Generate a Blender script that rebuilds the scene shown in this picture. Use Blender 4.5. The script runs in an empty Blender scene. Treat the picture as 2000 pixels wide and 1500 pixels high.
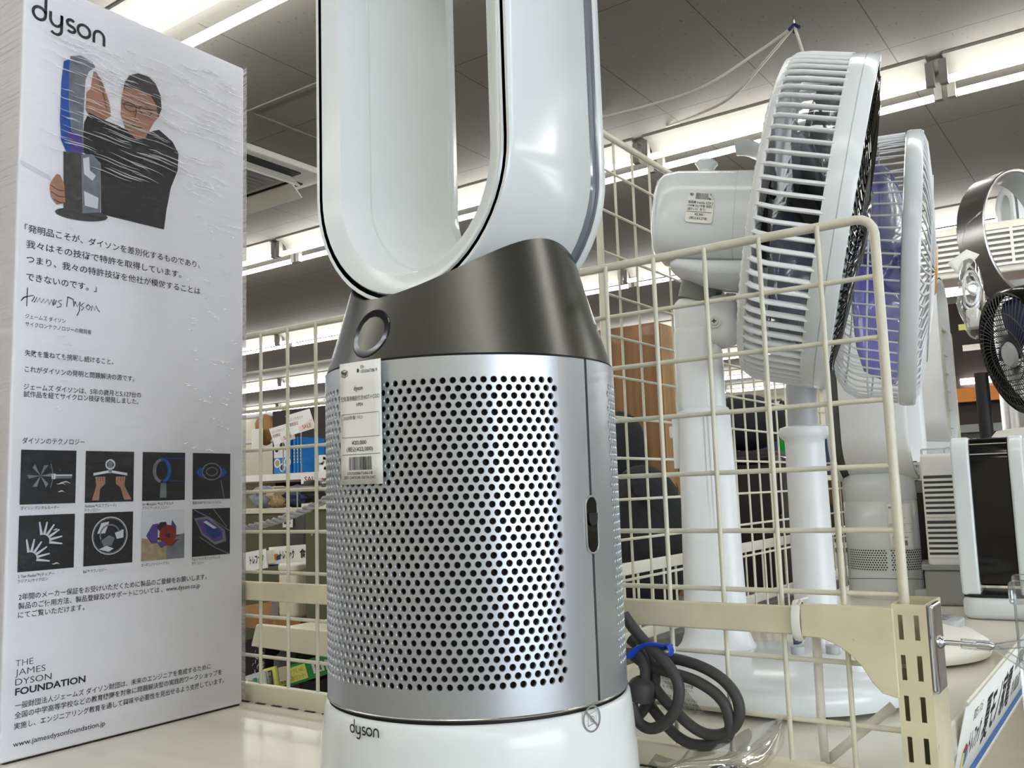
import bpy, math, random
from mathutils import Vector, Matrix
random.seed(7)
SC = bpy.context.scene
COL = SC.collection
R = math.radians
PI = math.pi

# ------------------------------------------------------------------ camera, world, exposure
# world axes: X runs along the long fan shelf, Y along the ceiling light rows, Z up; camera at the origin
CAMX = Vector((0.57902, -0.81467, -0.03208))
CAMY = Vector((-0.07797, -0.09447, 0.99247))
CAMF = Vector((0.81157, 0.57217, 0.11822))
cd = bpy.data.cameras.new('camera')
cam = bpy.data.objects.new('camera', cd)
COL.objects.link(cam)
cam.matrix_world = Matrix(((CAMX.x, CAMY.x, -CAMF.x, 0), (CAMX.y, CAMY.y, -CAMF.y, 0), (CAMX.z, CAMY.z, -CAMF.z, 0), (0, 0, 0, 1)))
cd.sensor_width = 36.0
cd.lens = 32.04
cd.clip_start = 0.02
cd.clip_end = 60
SC.camera = cam
w = bpy.data.worlds.new('daylight')
SC.world = w
w.use_nodes = True
w.node_tree.nodes['Background'].inputs[0].default_value = (0.80, 0.90, 1.0, 1)
w.node_tree.nodes['Background'].inputs[1].default_value = 4.9
SC.view_settings.view_transform = 'Standard'
SC.view_settings.look = 'None'
SC.view_settings.gamma = 1.0
SC.view_settings.use_curve_mapping = False
SC.view_settings.exposure = 0.68
SC.cycles.max_bounces = 8
SC.cycles.transparent_max_bounces = 16
TUBE_LIGHT = 12.0
ZS = -0.215      # top of the shop shelves
ZF = -1.10       # floor
ZC = 1.60        # ceiling

# ------------------------------------------------------------------ materials
def pix(px, py, depth):
    """world point seen at a photo pixel (2000x1500 frame) at a given distance in front of the camera"""
    return (CAMX * ((px - 1000) / 1780) + CAMY * ((750 - py) / 1780) + CAMF) * depth
def lin(c):
    return tuple(((v / 255) / 12.92 if v / 255 <= 0.04045 else ((v / 255 + 0.055) / 1.055) ** 2.4) for v in c) + (1,)
MATS = {}
def mat(name, rgb, rough=0.5, metal=0.0, var=0.04, scale=30.0, bump=0.0, coat=0.0, trans=0.0, emit=0.0, alpha=1.0, ior=1.45, stretch=None, spec=0.5):
    m = bpy.data.materials.new(name)
    m.use_nodes = True
    nt = m.node_tree
    b = nt.nodes['Principled BSDF']
    c = lin(rgb)
    tc = nt.nodes.new('ShaderNodeTexCoord')
    n = nt.nodes.new('ShaderNodeTexNoise')
    n.inputs['Scale'].default_value = scale
    n.inputs['Detail'].default_value = 4
    if stretch:
        mp = nt.nodes.new('ShaderNodeMapping')
        mp.inputs['Scale'].default_value = stretch
        nt.links.new(tc.outputs['Object'], mp.inputs[0])
        nt.links.new(mp.outputs[0], n.inputs['Vector'])
    else:
        nt.links.new(tc.outputs['Object'], n.inputs['Vector'])
    r = nt.nodes.new('ShaderNodeValToRGB')
    r.color_ramp.elements[0].position = 0.3
    r.color_ramp.elements[1].position = 0.7
    r.color_ramp.elements[0].color = tuple(max(0, v * (1 - var)) for v in c[:3]) + (1,)
    r.color_ramp.elements[1].color = tuple(min(1, v * (1 + var)) for v in c[:3]) + (1,)
    nt.links.new(n.outputs[0], r.inputs[0])
    nt.links.new(r.outputs[0], b.inputs['Base Color'])
    b.inputs['Roughness'].default_value = rough
    b.inputs['Metallic'].default_value = metal
    b.inputs['IOR'].default_value = ior
    b.inputs['Specular IOR Level'].default_value = spec
    b.inputs['Coat Weight'].default_value = coat
    b.inputs['Coat Roughness'].default_value = 0.05
    b.inputs['Transmission Weight'].default_value = trans
    b.inputs['Alpha'].default_value = alpha
    if emit:
        b.inputs['Emission Color'].default_value = c
        b.inputs['Emission Strength'].default_value = emit
    if bump:
        bp = nt.nodes.new('ShaderNodeBump')
        bp.inputs['Strength'].default_value = bump
        bp.inputs['Distance'].default_value = 0.002
        nt.links.new(n.outputs[0], bp.inputs['Height'])
        nt.links.new(bp.outputs[0], b.inputs['Normal'])
    MATS[name] = m
    return m
def film_mat(name, rgb, clear=0.8, rough=0.08, crinkle=0.6, scale=25, stretch=(1, 1, 1), gain=0.6):
    m = bpy.data.materials.new(name)
    m.use_nodes = True
    nt = m.node_tree
    nt.nodes.remove(nt.nodes['Principled BSDF'])
    out = nt.nodes['Material Output']
    tr = nt.nodes.new('ShaderNodeBsdfTransparent')
    tr.inputs[0].default_value = lin(rgb)
    gl = nt.nodes.new('ShaderNodeBsdfGlossy')
    gl.inputs['Roughness'].default_value = rough
    mx = nt.nodes.new('ShaderNodeMixShader')
    tc = nt.nodes.new('ShaderNodeTexCoord')
    mp = nt.nodes.new('ShaderNodeMapping')
    mp.inputs['Scale'].default_value = stretch
    n = nt.nodes.new('ShaderNodeTexNoise')
    n.inputs['Scale'].default_value = scale
    n.inputs['Detail'].default_value = 6
    bp = nt.nodes.new('ShaderNodeBump')
    bp.inputs['Strength'].default_value = crinkle
    bp.inputs['Distance'].default_value = 0.004
    fr = nt.nodes.new('ShaderNodeFresnel')
    fr.inputs[0].default_value = 1.45
    ad = nt.nodes.new('ShaderNodeMath')
    ad.operation = 'MULTIPLY_ADD'
    ad.inputs[1].default_value = gain
    ad.inputs[2].default_value = max(0, 0.96 - clear - 0.04)
    ad.use_clamp = True
    nt.links.new(tc.outputs['Object'], mp.inputs[0])
    nt.links.new(mp.outputs[0], n.inputs['Vector'])
    nt.links.new(n.outputs[0], bp.inputs['Height'])
    nt.links.new(bp.outputs[0], gl.inputs['Normal'])
    nt.links.new(bp.outputs[0], fr.inputs['Normal'])
    nt.links.new(fr.outputs[0], ad.inputs[0])
    nt.links.new(ad.outputs[0], mx.inputs[0])
    nt.links.new(tr.outputs[0], mx.inputs[1])
    nt.links.new(gl.outputs[0], mx.inputs[2])
    nt.links.new(mx.outputs[0], out.inputs[0])
    MATS[name] = m
    return m

mat('white_gloss', (222, 227, 229), 0.17, var=0.01)
mat('white_plastic', (226, 228, 230), 0.32, var=0.015)
mat('white_matte', (232, 230, 226), 0.55, var=0.02)
mat('off_white', (226, 223, 212), 0.5, var=0.03)
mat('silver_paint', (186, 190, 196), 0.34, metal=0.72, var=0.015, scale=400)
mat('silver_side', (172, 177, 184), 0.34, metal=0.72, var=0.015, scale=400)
mat('nickel', (98, 97, 92), 0.27, metal=0.92, var=0.02, scale=60)
mat('nickel_dark', (70, 72, 76), 0.12, metal=0.8, var=0.02)
mat('black_gloss', (8, 7, 9), 0.10, var=0.02)
mat('black_matte', (22, 21, 22), 0.55, var=0.05)
mat('filter_dark', (26, 20, 20), 0.7, var=0.2, scale=120)
mat('grey_strip', (128, 134, 142), 0.14, metal=0.25, var=0.02, coat=0.4)
mat('cream_metal', (222, 216, 192), 0.42, var=0.04, scale=12, bump=0.02)
mat('shelf_cream', (224, 220, 204), 0.22, var=0.03, scale=9, bump=0.01, coat=0.15)
mat('cream_worn', (214, 206, 178), 0.45, var=0.09, scale=26, bump=0.05)
mat('wire_cream', (214, 211, 193), 0.35, var=0.06, scale=60)
mat('cord_dark', (62, 60, 60), 0.55, var=0.05)
mat('ink', (30, 30, 34), 0.5, var=0.03)
mat('ink_soft', (70, 70, 76), 0.5, var=0.03)
mat('paper', (238, 238, 234), 0.6, var=0.01)
mat('carton', (240, 238, 241), 0.5, var=0.012, scale=6)
mat('chrome', (205, 205, 208), 0.06, metal=1.0, var=0.01)
mat('steel', (180, 180, 178), 0.25, metal=1.0, var=0.03)
mat('blue_tie', (28, 72, 190), 0.35, var=0.06)
mat('tube_glow', (252, 252, 249), 0.5, var=0.0, emit=TUBE_LIGHT)
mat('fixture_white', (134, 132, 124), 0.45, var=0.02)
mat('skin_print', (176, 128, 104), 0.55, var=0.12, scale=60)
mat('hair_print', (66, 62, 62), 0.55, var=0.3, scale=120)
mat('black_print', (30, 30, 34), 0.55, var=0.1)
mat('blue_print', (26, 84, 168), 0.5, var=0.25, scale=40)
mat('grey_print', (120, 124, 132), 0.55, var=0.25, scale=60)
mat('pale_print', (218, 220, 226), 0.5, var=0.06, scale=12)
mat('red_print', (138, 44, 40), 0.5, var=0.15, scale=60)
mat('violet_print', (84, 66, 140), 0.5, var=0.15, scale=60)
mat('tan_print', (170, 150, 120), 0.6, var=0.25, scale=160)
mat('wood', (186, 146, 98), 0.5, var=0.22, scale=6, stretch=(9, 9, 0.5))
mat('wood_brown', (150, 108, 64), 0.5, var=0.28, scale=6, stretch=(12, 12, 0.4))
mat('black_cloth', (34, 35, 38), 0.85, var=0.25, scale=90, bump=0.2)
mat('brown_dark', (38, 28, 24), 0.6, var=0.2, scale=20)
mat('olive', (88, 90, 66), 0.7, var=0.06, scale=20)
mat('green_sign', (44, 150, 84), 0.4, var=0.03)
mat('yellow_sign', (226, 226, 120), 0.45, var=0.03)
mat('blue_box', (34, 120, 196), 0.35, var=0.08, scale=40)
mat('blue_deep', (24, 60, 130), 0.4, var=0.08, scale=40)
mat('red_box', (176, 36, 40), 0.4, var=0.06)
mat('navy', (36, 44, 84), 0.5, var=0.1)
mat('green_plastic', (36, 150, 60), 0.3, var=0.12)
mat('orange_board', (196, 118, 44), 0.5, var=0.06)
mat('grey_mid', (128, 128, 126), 0.5, var=0.05)
mat('grey_light', (176, 178, 180), 0.4, var=0.03)
mat('grey_dark', (72, 72, 72), 0.5, var=0.06)
mat('grey_tank', (150, 150, 146), 0.3, var=0.03)
mat('pink_card', (240, 214, 208), 0.5, var=0.03)
mat('fan_blade', (92, 96, 108), 0.14, var=0.05, alpha=0.82, coat=0.4)
mat('fan_blade_blue', (112, 106, 190), 0.10, var=0.08, alpha=0.72, coat=0.5)
mat('rubber', (60, 58, 54), 0.7, var=0.05)
mat('sign_blue', (60, 118, 190), 0.4, var=0.03)
mat('amber', (196, 130, 30), 0.3, var=0.1)
film_mat('clear_film', (250, 250, 250), clear=0.90, crinkle=0.25, scale=12, stretch=(1, 1, 4), gain=0.45)
film_mat('wrap_film', (252, 252, 253), clear=0.93, crinkle=0.9, scale=9, stretch=(2.5, 1, 26), gain=0.7)
mat('fold_film_glint', (250, 250, 252), 0.12, var=0.02, alpha=0.5, spec=1.0)  # half-clear white puts the tube glints on the film wrinkles into the colour
film_mat('bag_film', (248, 248, 247), clear=0.86, crinkle=0.4, scale=22)
film_mat('acrylic', (248, 250, 250), clear=0.86, crinkle=0.0)

def specks(name, rgb, scale, cut, stretch=(1, 1, 1)):
    """chips and scuffs with a shape of their own over a painted surface"""
    nt = MATS[name].node_tree; b = nt.nodes['Principled BSDF']
    src = b.inputs['Base Color'].links[0].from_socket
    tc = nt.nodes.new('ShaderNodeTexCoord'); mp = nt.nodes.new('ShaderNodeMapping'); mp.inputs['Scale'].default_value = stretch
    n = nt.nodes.new('ShaderNodeTexNoise'); n.inputs['Scale'].default_value = scale; n.inputs['Detail'].default_value = 5; n.inputs['Roughness'].default_value = 0.65
    g = nt.nodes.new('ShaderNodeMath'); g.operation = 'GREATER_THAN'; g.inputs[1].default_value = cut
    m = nt.nodes.new('ShaderNodeMixRGB'); m.inputs[2].default_value = lin(rgb)
    nt.links.new(tc.outputs['Object'], mp.inputs[0]); nt.links.new(mp.outputs[0], n.inputs['Vector']); nt.links.new(n.outputs[0], g.inputs[0])
    nt.links.new(g.outputs[0], m.inputs[0]); nt.links.new(src, m.inputs[1]); nt.links.new(m.outputs[0], b.inputs['Base Color'])
specks('cream_worn', (120, 106, 84), 60, 0.705, (1, 1.6, 1))
specks('wire_cream', (126, 112, 92), 55, 0.74)
# ------------------------------------------------------------------ mesh helpers
class MB:
    """collects faces and builds ONE mesh object"""
    def __init__(self):
        self.v = []; self.f = []; self.m = []; self.s = []
    def add(self, vs, fs, m=0, smooth=False):
        o = len(self.v)
        self.v.extend([tuple(p) for p in vs])
        for f in fs:
            self.f.append(tuple(i + o for i in f)); self.m.append(m); self.s.append(smooth)
    def box(self, lo, hi, m=0, mx=None):
        x0, y0, z0 = lo; x1, y1, z1 = hi
        vs = [(x0, y0, z0), (x1, y0, z0), (x1, y1, z0), (x0, y1, z0), (x0, y0, z1), (x1, y0, z1), (x1, y1, z1), (x0, y1, z1)]
        if mx is not None:
            vs = [mx @ Vector(p) for p in vs]
        self.add(vs, [(0, 3, 2, 1), (4, 5, 6, 7), (0, 1, 5, 4), (1, 2, 6, 5), (2, 3, 7, 6), (3, 0, 4, 7)], m)
    def rbox(self, lo, hi, r, m=0, mx=None, n=3):
        """box with its vertical edges rounded and top/bottom edges eased"""
        x0, y0, z0 = lo; x1, y1, z1 = hi
        r = min(r, (x1 - x0) / 2.01, (y1 - y0) / 2.01)
        pts = []
        for cx, cy, a0 in ((x1 - r, y1 - r, 0), (x0 + r, y1 - r, 90), (x0 + r, y0 + r, 180), (x1 - r, y0 + r, 270)):
            for k in range(n + 1):
                a = R(a0 + 90 * k / n)
                pts.append((cx, cy, math.cos(a), math.sin(a)))
        e = min(r, (z1 - z0) * 0.25)
        rings = []
        for k in range(n + 1):
            a = R(90 * k / n)
            rings.append((z0 + e - e * math.cos(a), r - e + e * math.sin(a)))
        for k in range(n + 1):
            a = R(90 * k / n)
            rings.append((z1 - e + e * math.sin(a), r - e + e * math.cos(a)))
        vs = []; N = len(pts)
        for z, rr in rings:
            for cx, cy, c, s in pts:
                p = Vector((cx + c * rr, cy + s * rr, z))
                vs.append(mx @ p if mx is not None else p)
        fs = []
        for k in range(len(rings) - 1):
            for i in range(N):
                j = (i + 1) % N
                fs.append((k * N + i, k * N + j, (k + 1) * N + j, (k + 1) * N + i))
        fs.append(tuple(reversed(range(N)))); fs.append(tuple(range((len(rings) - 1) * N, len(rings) * N)))
        self.add(vs, fs, m, True)
    def tube(self, pts, r, n=8, m=0, closed=False, caps=True, flat=None):
        pts = [Vector(p) for p in pts]
        N = len(pts); rs = r if isinstance(r, (list, tuple)) else [r] * N
        up = None; rings = []
        for i, p in enumerate(pts):
            if closed:
                t = pts[(i + 1) % N] - pts[i - 1]
            else:
                t = pts[min(i + 1, N - 1)] - pts[max(i - 1, 0)]
            t.normalize()
            if up is None:
                a = Vector((0, 0, 1)) if abs(t.z) < 0.9 else Vector((1, 0, 0))
                up = (a - t * a.dot(t)).normalized()
            else:
                up = (up - t * up.dot(t)).normalized()
            b = t.cross(up)
            fl = flat or (1, 1)
            rings.append([p + (up * math.cos(2 * PI * k / n) * fl[0] + b * math.sin(2 * PI * k / n) * fl[1]) * rs[i] for k in range(n)])
        vs = [q for ring in rings for q in ring]; fs = []
        for i in range(N if closed else N - 1):
            j = (i + 1) % N
            for k in range(n):
                l = (k + 1) % n
                fs.append((i * n + k, i * n + l, j * n + l, j * n + k))
        self.add(vs, fs, m, True)
        if caps and not closed:
            self.add(rings[0], [tuple(reversed(range(n)))], m); self.add(rings[-1], [tuple(range(n))], m)
    def cyl(self, p0, p1, r0, r1=None, n=24, m=0, caps=True):
        self.tube([p0, p1], [r0, r0 if r1 is None else r1], n, m, caps=caps)
    def lathe(self, prof, n=48, m=0, mx=None, a0=0.0, a1=360.0, caps=False, smooth=True):
        """profile of (radius, height) turned about the local Z axis"""
        full = abs(a1 - a0 - 360) < 1e-6
        K = n if full else n + 1
        vs = []; fs = []
        for r, z in prof:
            for k in range(K):
                a = R(a0 + (a1 - a0) * k / n)
                p = Vector((r * math.cos(a), r * math.sin(a), z))
                vs.append(mx @ p if mx is not None else p)
        for i in range(len(prof) - 1):
            for k in range(n):
                l = (k + 1) % K
                fs.append((i * K + k, i * K + l, (i + 1) * K + l, (i + 1) * K + k))
        self.add(vs, fs, m, smooth)
        if caps:
            q = len(prof) - 1
            self.add(vs[:K], [tuple(reversed(range(K)))], m); self.add(vs[q * K:], [tuple(range(K))], m)
    def grid(self, rows, m=0, smooth=True, closed=False):
        n = len(rows[0]); vs = [p for row in rows for p in row]; fs = []
        for i in range(len(rows) - 1):
            for k in range(n if closed else n - 1):
                l = (k + 1) % n
                fs.append((i * n + k, i * n + l, (i + 1) * n + l, (i + 1) * n + k))
        self.add(vs, fs, m, smooth)
    def prism(self, poly, d, fn, m=0):
        """a 2D outline given thickness d; fn(u, v, h) gives the 3D point"""
        n = len(poly)
        a = [fn(u, v, 0) for u, v in poly]; b = [fn(u, v, d) for u, v in poly]
        fs = [tuple(reversed(range(n))), tuple(range(n, 2 * n))]
        for i in range(n):
            j = (i + 1) % n
            fs.append((i, j, n + j, n + i))
        self.add(a + b, fs, m)
    def poly(self, pts, m=0):
        self.add(pts, [tuple(range(len(pts)))], m)
    def build(self, name, mats, parent=None, bevel=0.0, seg=2, solid=0.0, sharp=48):
        me = bpy.data.meshes.new(name)
        me.from_pydata([tuple(p) for p in self.v], [], self.f)
        if isinstance(mats, str):
            mats = [mats]
        for k in mats:
            me.materials.append(MATS[k])
        me.polygons.foreach_set('material_index', self.m)
        me.polygons.foreach_set('use_smooth', self.s)
        me.update()
        me.set_sharp_from_angle(angle=R(sharp))
        o = bpy.data.objects.new(name, me)
        COL.objects.link(o)
        if parent is not None:
            o.parent = parent
        if solid:
            sm = o.modifiers.new('thickness', 'SOLIDIFY'); sm.thickness = solid; sm.offset = 0
        if bevel:
            bm = o.modifiers.new('edges', 'BEVEL'); bm.width = bevel; bm.segments = seg; bm.limit_method = 'ANGLE'; bm.angle_limit = R(40)
            wn = o.modifiers.new('normals', 'WEIGHTED_NORMAL')
            for p in me.polygons: p.use_smooth = True
        return o

def empty(name, loc, rz=0.0):
    o = bpy.data.objects.new(name, None)
    o.empty_display_size = 0.05
    o.location = loc; o.rotation_euler = (0, 0, rz)
    COL.objects.link(o)
    return o
def tag(o, label, cat, group=None, kind=None):
    o['label'] = label; o['category'] = cat
    if group: o['group'] = group
    if kind: o['kind'] = kind
    return o
def struct(o, label=None):
    o['kind'] = 'structure'
    if label: o['label'] = label
    return o
def copy_tree(o, parent=None):
    c = o.copy(); COL.objects.link(c)
    if parent is not None: c.parent = parent
    for ch in o.children: copy_tree(ch, c)
    return c

# ------------------------------------------------------------------ lettering
_T = {}
def text2d(s, weight=0.0):
    """glyph outlines of a string as flat 2D triangles: (points, faces, xmin, xmax)"""
    k = (s, weight)
    if k in _T: return _T[k]
    cu = bpy.data.curves.new('lettering', 'FONT')
    cu.body = s; cu.size = 1.0; cu.resolution_u = 3; cu.fill_mode = 'FRONT'; cu.offset = weight
    ob = bpy.data.objects.new('lettering', cu)
    COL.objects.link(ob)
    dg = bpy.context.evaluated_depsgraph_get()
    me = bpy.data.meshes.new_from_object(ob.evaluated_get(dg))
    P = [(v.co.x, v.co.y) for v in me.vertices]; F = [tuple(p.vertices) for p in me.polygons]
    bpy.data.objects.remove(ob); bpy.data.curves.remove(cu); bpy.data.meshes.remove(me)
    xs = [p[0] for p in P] or [0, 1]
    _T[k] = (P, F, min(xs), max(xs))
    return _T[k]
def write(mb, s, fn, u, v, h, width=None, m=0, weight=0.0, align='l'):
    """letters of cap height ~0.7h starting at (u, v) on the surface fn(u, v); squeezed to a given width"""
    P, F, a, b = text2d(s, weight)
    if not P: return
    k = h if width is None else width / (b - a)
    off = {'l': 0, 'c': -(b - a) * k / 2, 'r': -(b - a) * k}[align]
    mb.add([fn(u + off + (x - a) * k, v + y * h) for x, y in P], F, m)
def stroke(mb, paths, wd, fn, m=0, cap=True):
    """pen strokes: each path a list of (u, v), drawn with width wd"""
    for path in paths:
        P = [Vector(p) for p in path]; L = []; Q = []
        for i, p in enumerate(P):
            t = P[min(i + 1, len(P) - 1)] - P[max(i - 1, 0)]
            t = t.normalized() if t.length > 1e-9 else Vector((1, 0))
            nrm = Vector((-t.y, t.x)) * wd / 2
            if cap and i in (0, len(P) - 1):
                p = p + t * (wd * 0.3 if i else -wd * 0.3)
            L.append(p + nrm); Q.append(p - nrm)
        vs = [fn(*q) for q in L] + [fn(*q) for q in Q]; n = len(P)
        mb.add(vs, [(i, n + i, n + i + 1, i + 1) for i in range(n - 1)], m)
def arc(cx, cy, r, a0, a1, n=12, ry=None):
    ry = r if ry is None else ry
    return [(cx + r * math.cos(R(a0 + (a1 - a0) * k / n)), cy + ry * math.sin(R(a0 + (a1 - a0) * k / n))) for k in range(n + 1)]
def smooth_path(pts, n=6, closed=False):
    """Catmull-Rom through the points"""
    P = [Vector(p) for p in pts]; out = []; N = len(P)
    for i in range(N if closed else N - 1):
        g = (lambda j: P[j % N]) if closed else (lambda j: P[max(0, min(N - 1, j))])
        p0, p1, p2, p3 = g(i - 1), g(i), g(i + 1), g(i + 2)
        for k in range(n):
            t = k / n
            out.append(0.5 * ((2 * p1) + (p2 - p0) * t + (2 * p0 - 5 * p1 + 4 * p2 - p3) * t * t + (3 * p1 - p0 - 3 * p2 + p3) * t ** 3))
    if not closed: out.append(P[-1])
    return out
def logo(mb, fn, u, v, s, m=0, wt=0.19):
    """the rounded five-letter wordmark, x-height s, lower-left corner at (u, v)"""
    def T(path): return [(u + x * s, v + y * s) for x, y in path]
    r = 0.42; c = 0.5
    S = []
    S.append(T([(0.84, 1.62), (0.84, 0.5)] + arc(0.45, c, 0.40, 0, -360, 24, r)[1:]))
    x = 1.16
    S.append(T([(x, 0.95)] + [(x, 0.55)] + arc(x + 0.37, 0.5, 0.37, 180, 360, 12, r) + [(x + 0.74, 0.95)]))
    S.append(T([(x + 0.74, 0.95), (x + 0.74, -0.02)] + arc(x + 0.37, -0.08, 0.37, 0, -140, 10, 0.40)))
    x = 2.22
    S.append(T(arc(x + 0.30, 0.70, 0.26, 40, 270, 12, 0.22) + arc(x + 0.30, 0.28, 0.28, 90, -140, 12, 0.20)))
    x = 2.98
    S.append(T(arc(x + 0.42, c, 0.42, 0, 360, 24, r)))
    x = 4.10
    S.append(T([(x, 0.0), (x, 0.55)] + arc(x + 0.36, 0.52, 0.36, 180, 0, 12, 0.40) + [(x + 0.72, 0.0)]))
    stroke(mb, S, wt * s, fn, m, cap=False)
def cube_logo(mb, fn, u, v, s, ms=(0, 0, 0), line=None):
    """little open box emblem with T and F on its faces"""
    h = s / 2
    top = [(u, v + h * 1.25), (u + h, v + h * 0.95), (u + s, v + h * 1.25), (u + h, v + h * 1.6)]
    lf = [(u, v + h * 1.25), (u + h, v + h * 0.95), (u + h, v - h * 0.1), (u, v + h * 0.2)]
    rf = [(u + h, v + h * 0.95), (u + s, v + h * 1.25), (u + s, v + h * 0.2), (u + h, v - h * 0.1)]
    if line is None:
        for q, k in ((top, ms[0]), (lf, ms[1]), (rf, ms[2])): mb.poly([fn(*p) for p in q], k)
    else:
        for q in (top, lf, rf): stroke(mb, [q + [q[0]]], s * 0.07, fn, line)
        stroke(mb, [[(u + h * .2, v + h * .95), (u + h * .8, v + h * .77)], [(u + h * .5, v + h * .86), (u + h * .5, v + h * .25)]], s * 0.11, fn, line)
        stroke(mb, [[(u + h * 1.25, v + h * .2), (u + h * 1.25, v + h * .8), (u + h * 1.8, v + h * .98)], [(u + h * 1.25, v + h * .5), (u + h * 1.65, v + h * .62)]], s * 0.11, fn, line)
# ------------------------------------------------------------------ the shop room
X0, X1, Y0, Y1 = -3.6, 15.0, -5.2, 13.0
def tile_mat():
    m = mat('ceiling_tile', (140, 136, 128), 0.75, var=0.03, scale=3)
    nt = m.node_tree
    b = nt.nodes['Principled BSDF']
    tc = nt.nodes.new('ShaderNodeTexCoord')
    src = b.inputs['Base Color'].links[0].from_socket
    sep = nt.nodes.new('ShaderNodeSeparateXYZ')
    nt.links.new(tc.outputs['Object'], sep.inputs[0])
    def line(sock, off, pitch, wdt):
        a = nt.nodes.new('ShaderNodeMath'); a.operation = 'SUBTRACT'; a.inputs[1].default_value = off - 50 * pitch
        md = nt.nodes.new('ShaderNodeMath'); md.operation = 'MODULO'; md.inputs[1].default_value = pitch
        lt = nt.nodes.new('ShaderNodeMath'); lt.operation = 'LESS_THAN'; lt.inputs[1].default_value = wdt
        nt.links.new(sock, a.inputs[0]); nt.links.new(a.outputs[0], md.inputs[0]); nt.links.new(md.outputs[0], lt.inputs[0])
        return lt.outputs[0]
    l1 = line(sep.outputs[0], 2.565, 0.91, 0.0045)
    l2 = line(sep.outputs[1], 0.68, 0.4545, 0.0045)
    mx = nt.nodes.new('ShaderNodeMath'); mx.operation = 'MAXIMUM'
    nt.links.new(l1, mx.inputs[0]); nt.links.new(l2, mx.inputs[1])
    # small worm-hole flecks of acoustic board
    mp = nt.nodes.new('ShaderNodeMapping'); mp.inputs['Scale'].default_value = (1, 1.8, 1)
    nz = nt.nodes.new('ShaderNodeTexNoise'); nz.inputs['Scale'].default_value = 42; nz.inputs['Detail'].default_value = 2
    nt.links.new(tc.outputs['Object'], mp.inputs[0]); nt.links.new(mp.outputs[0], nz.inputs['Vector'])
    gt = nt.nodes.new('ShaderNodeMath'); gt.operation = 'GREATER_THAN'; gt.inputs[1].default_value = 0.695
    nt.links.new(nz.outputs[0], gt.inputs[0])
    ml = nt.nodes.new('ShaderNodeMath'); ml.operation = 'MULTIPLY'; ml.inputs[1].default_value = 0.55
    nt.links.new(gt.outputs[0], ml.inputs[0])
    m2 = nt.nodes.new('ShaderNodeMath'); m2.operation = 'MAXIMUM'
    nt.links.new(mx.outputs[0], m2.inputs[0]); nt.links.new(ml.outputs[0], m2.inputs[1])
    cm = nt.nodes.new('ShaderNodeMixRGB')
    cm.inputs[2].default_value = lin((92, 88, 82))
    nt.links.new(m2.outputs[0], cm.inputs[0]); nt.links.new(src, cm.inputs[1]); nt.links.new(cm.outputs[0], b.inputs['Base Color'])
tile_mat()
mat('floor_vinyl', (104, 98, 90), 0.35, var=0.06, scale=5)
mat('wall_paint', (196, 190, 172), 0.6, var=0.02, scale=4)
b = MB(); b.box((X0, Y0, ZF - 0.05), (X1, Y1, ZF)); struct(b.build('floor', 'floor_vinyl'))
b = MB(); b.box((X0, Y0, ZC), (X1, Y1, ZC + 0.05)); struct(b.build('ceiling', 'ceiling_tile'))
b = MB(); b.box((X0, Y1, ZF), (X1, Y1 + 0.1, ZC)); struct(b.build('wall_left', 'wall_paint'))
b = MB(); b.box((X1, Y0, ZF), (X1 + 0.1, Y1, ZC)); struct(b.build('wall_back', 'wall_paint'))
b = MB(); b.box((X0 - 0.1, Y0, ZF), (X0, Y1, ZC)); struct(b.build('wall_front', 'wall_paint'))
# street-side wall with the shop window behind the photographer's shoulder
WX0, WX1, WZ0, WZ1 = -3.2, 1.2, -0.7, 1.35
b = MB()
b.box((X0, Y0 - 0.1, ZF), (WX0, Y0, ZC)); b.box((WX1, Y0 - 0.1, ZF), (X1, Y0, ZC))
b.box((WX0, Y0 - 0.1, ZF), (WX1, Y0, WZ0)); b.box((WX0, Y0 - 0.1, WZ1), (WX1, Y0, ZC))
struct(b.build('wall_right', 'wall_paint'))
b = MB()
for k in range(5):
    x = WX0 + (WX1 - WX0) * k / 4
    b.box((x - 0.03, Y0 - 0.07, WZ0), (x + 0.03, Y0 - 0.02, WZ1))
b.box((WX0, Y0 - 0.07, WZ0), (WX1, Y0 - 0.02, WZ0 + 0.05)); b.box((WX0, Y0 - 0.07, WZ1 - 0.05), (WX1, Y0 - 0.02, WZ1))
win = struct(b.build('window_1', 'steel'))

# ---- ceiling lights: twin-tube battens in long rows
def fixture_proto():
    root = empty('ceiling_light', (0, 0, ZC))
    h = MB()
    L = 0.60
    prof = [(-0.115, 0.0), (0.115, 0.0), (0.115, -0.012), (0.045, -0.03), (0.022, -0.06), (-0.022, -0.06), (-0.045, -0.03), (-0.115, -0.012)]
    h.prism(prof, 2 * L, lambda u, v, d: (u, d - L, v))
    h.build('housing', 'fixture_white', root)
    for s in (-1, 1):
        t = MB(); t.cyl((s * 0.078, -0.585, -0.098), (s * 0.078, 0.585, -0.098), 0.0145, n=10, caps=False)
        t.build('tube', 'tube_glow', root)
        for e in (-1, 1):
            k = MB(); k.box((s * 0.078 - 0.014, e * 0.605 - 0.014, -0.113), (s * 0.078 + 0.014, e * 0.605 + 0.014, -0.02))
            k.build('socket', 'fixture_white', root)
    return root
ROWS = [(1.655, 'nearest row, over the tall carton'), (3.745, 'second row, behind the big white fan'),
        (5.89, 'third row from the front'), (8.06, 'fourth row from the front'),
        (10.15, 'fifth row from the front'), (12.15, 'last but one row'), (13.9, 'last row by the back wall'),
        (-0.48, 'row above the photographer'), (-2.6, 'row by the shop front')]
ORD = ['first', 'second', 'third', 'fourth', 'fifth', 'sixth', 'seventh', 'eighth', 'ninth', 'tenth', 'eleventh', 'twelfth', 'thirteenth', 'fourteenth']
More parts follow.
